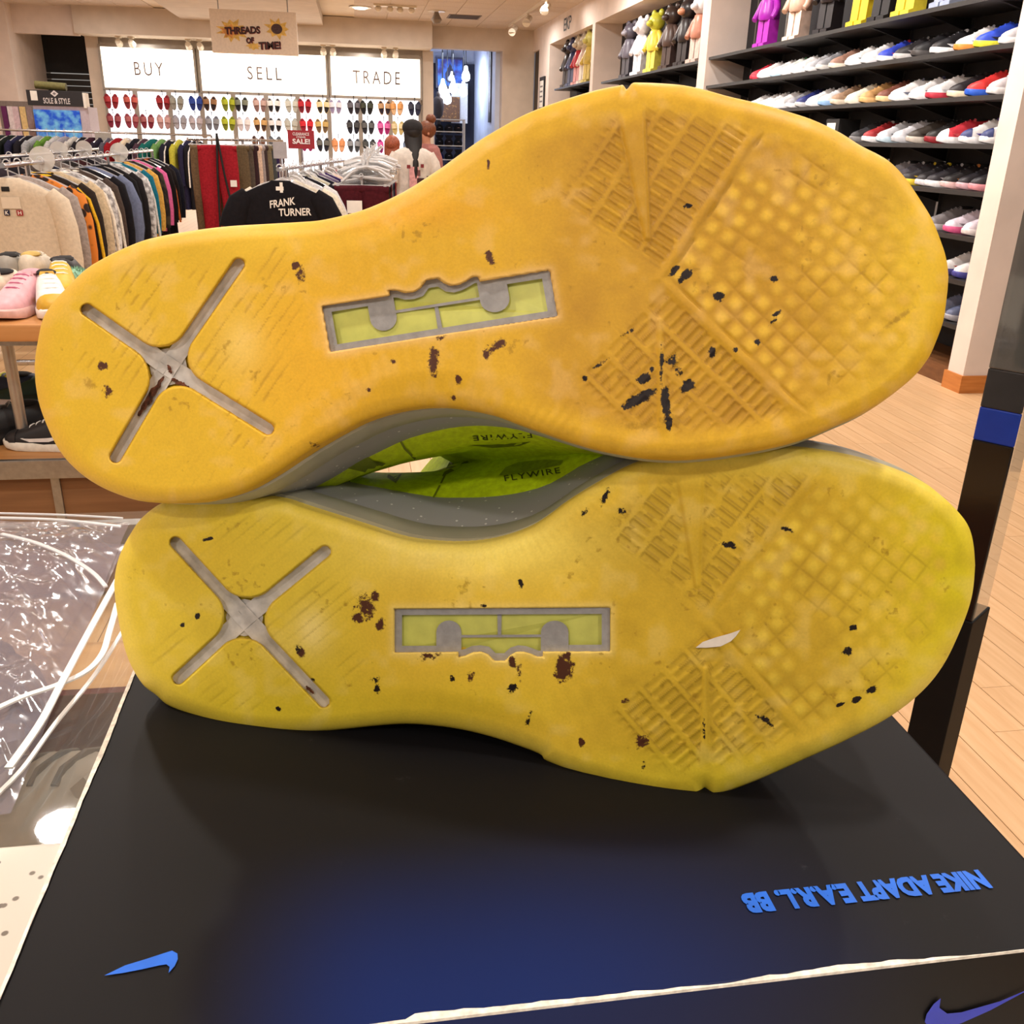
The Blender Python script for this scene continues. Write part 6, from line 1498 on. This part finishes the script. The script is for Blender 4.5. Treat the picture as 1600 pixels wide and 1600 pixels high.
# hat shelves
hy = 22.4
h0 = aty(678, 185, hy); h1 = aty(726, 185, hy)
hs = thing('cap_shelf', 'white metal shelf unit full of dark caps in the back room', 'shelf unit', ((h0[0]+h1[0])/2, hy, 0)); hw = (h1[0]-h0[0])/2
WM = mat('white_metal', (200, 196, 192), .4, .1, .03)
zs = [aty(700, q, hy)[2] for q in (186, 205, 227, 249, 272)]
for z in zs: box_part('shelf_board', WM, hs, -hw, hw, 0, .35, z-.02, z)
for sx in (-1, 1):
    for y_ in (0, .33): box_part('post', WM, hs, sx*hw-.015, sx*hw+.015, y_, y_+.02, 0, zs[0])
CAP = MB().ell((0, 0, .05), (.10, .11, .10), 14, 8).mesh('crown', True)
VIS = MB().loft([[(.09*math.cos(a), -.09-.09*math.sin(a), .03) for a in [math.pi*q/8 for q in range(9)]], [(.09*math.cos(a), -.09-.09*math.sin(a), .04) for a in [math.pi*q/8 for q in range(9)]]]).mesh('visor')
for r_, z in enumerate(zs[1:]):
    for c_i in range(3):
        c = [(24, 22, 26), (30, 28, 32), (26, 24, 30), (22, 20, 24), (34, 26, 28), (26, 26, 30), (30, 34, 90), (24, 24, 26), (36, 36, 40), (20, 20, 24), (40, 40, 60), (28, 26, 26)][r_*3+c_i]
        q = thing('cap', f'dark cap, {["left", "middle", "right"][c_i]} on the {ordinal(r_)} cap shelf in the back room', 'cap', (hs.location[0]-hw*.62+hw*.62*c_i, hy+.14, z+.0005), group='caps in the back room')
        link_mesh('crown', CAP, fabric(c), q); link_mesh('visor', VIS, fabric(c), q)
        MB().lathe([(.024, 0), (.024, .004), (.001, .006)], seg=10).build('badge', mat('cap_badge', [(150, 150, 150), (190, 180, 190), (196, 150, 130)][c_i], .6, 0, 0), q).location = (0, -.106, .075)
        q.children[-1].rotation_euler = (math.pi/2-.2, 0, 0)
gp = aty(702, 172, 24.6)
tag(MB().box(-.26, .26, 0, .06, -.26, .30).build('gold_picture', two_tone('gold_leaf_art', (150, 110, 60), (90, 60, 40), 16, .6, 'noise')), 'gold brown square picture above the cap shelf', 'artwork').location = tuple(gp)
wp = aty(718, 165, 24.7)
tag(MB().box(-.20, .20, 0, .04, -.40, .50).build('white_poster', mat('white_poster', (196, 196, 200), .6, 0, .04)), 'white poster with marks beside the gold picture', 'poster').location = tuple(wp)
mnq = thing('mannequin_bust', 'dark mannequin bust left of the gold picture', 'mannequin', tuple(np.append(aty(685, 180, 23.4)[:2], 0)))
z_m = aty(685, 180, 23.4)[2]
MB().lathe([(.05, 0), (.05, z_m-.05), (.10, z_m), (.13, z_m+.20), (.12, z_m+.34), (.05, z_m+.40), (.05, z_m+.46), (.02, z_m+.50)], seg=16).build('bust', mat('mannequin_dark', (60, 48, 42), .7, 0, .05), mnq, True)
# tall dark board and framed notice at the end of the right wall
bd = aty(776, 110, 21.6)
tall = thing('tall_dark_print', 'tall narrow dark print on the pale wall of the back room', 'artwork', (2.949, 22.0, 1.75))
box_part('panel', mat('print_dark', (40, 42, 56), .4, 0, .15, 6), tall, -.03, 0, -.16, .16, 0, 1.5)
for k in range(3): box_part('pale_streak', mat('print_pale', (170, 186, 220), .4, 0, .1), tall, -.034, -.03, -.08+.05*k, -.05+.05*k, .2+.2*k, .9+.2*k)
fr = thing('framed_notice', 'small black framed white notice at the end of the right wall', 'picture', (XR, 19.75, 1.95))
box_part('frame', BLACK, fr, -.03, 0, -.25, .25, 0, .62); box_part('paper', WHITE, fr, -.034, -.03, -.18, .18, .07, .55)
for k in range(4): box_part('text_line', mat('grey_text', (120, 112, 110), .6, 0, 0), fr, -.036, -.034, -.13, .13, .16+.09*k, .19+.09*k)
# cream block standing on the floor beyond the soles
wb = aty(1245, 696, 3.3)
cb_ = thing('cream_plinth', 'low cream plinth on the wood floor just behind the soles', 'plinth', (wb[0]-.12, 4.4, 0))
pz = aty(1258, 690, 4.4)
cb_.location = (pz[0]-.20, 4.4, 0)
box_part('block', CREAM, cb_, -.2, .2, 0, .25, .0, max(.08, pz[2]+.05), .004)
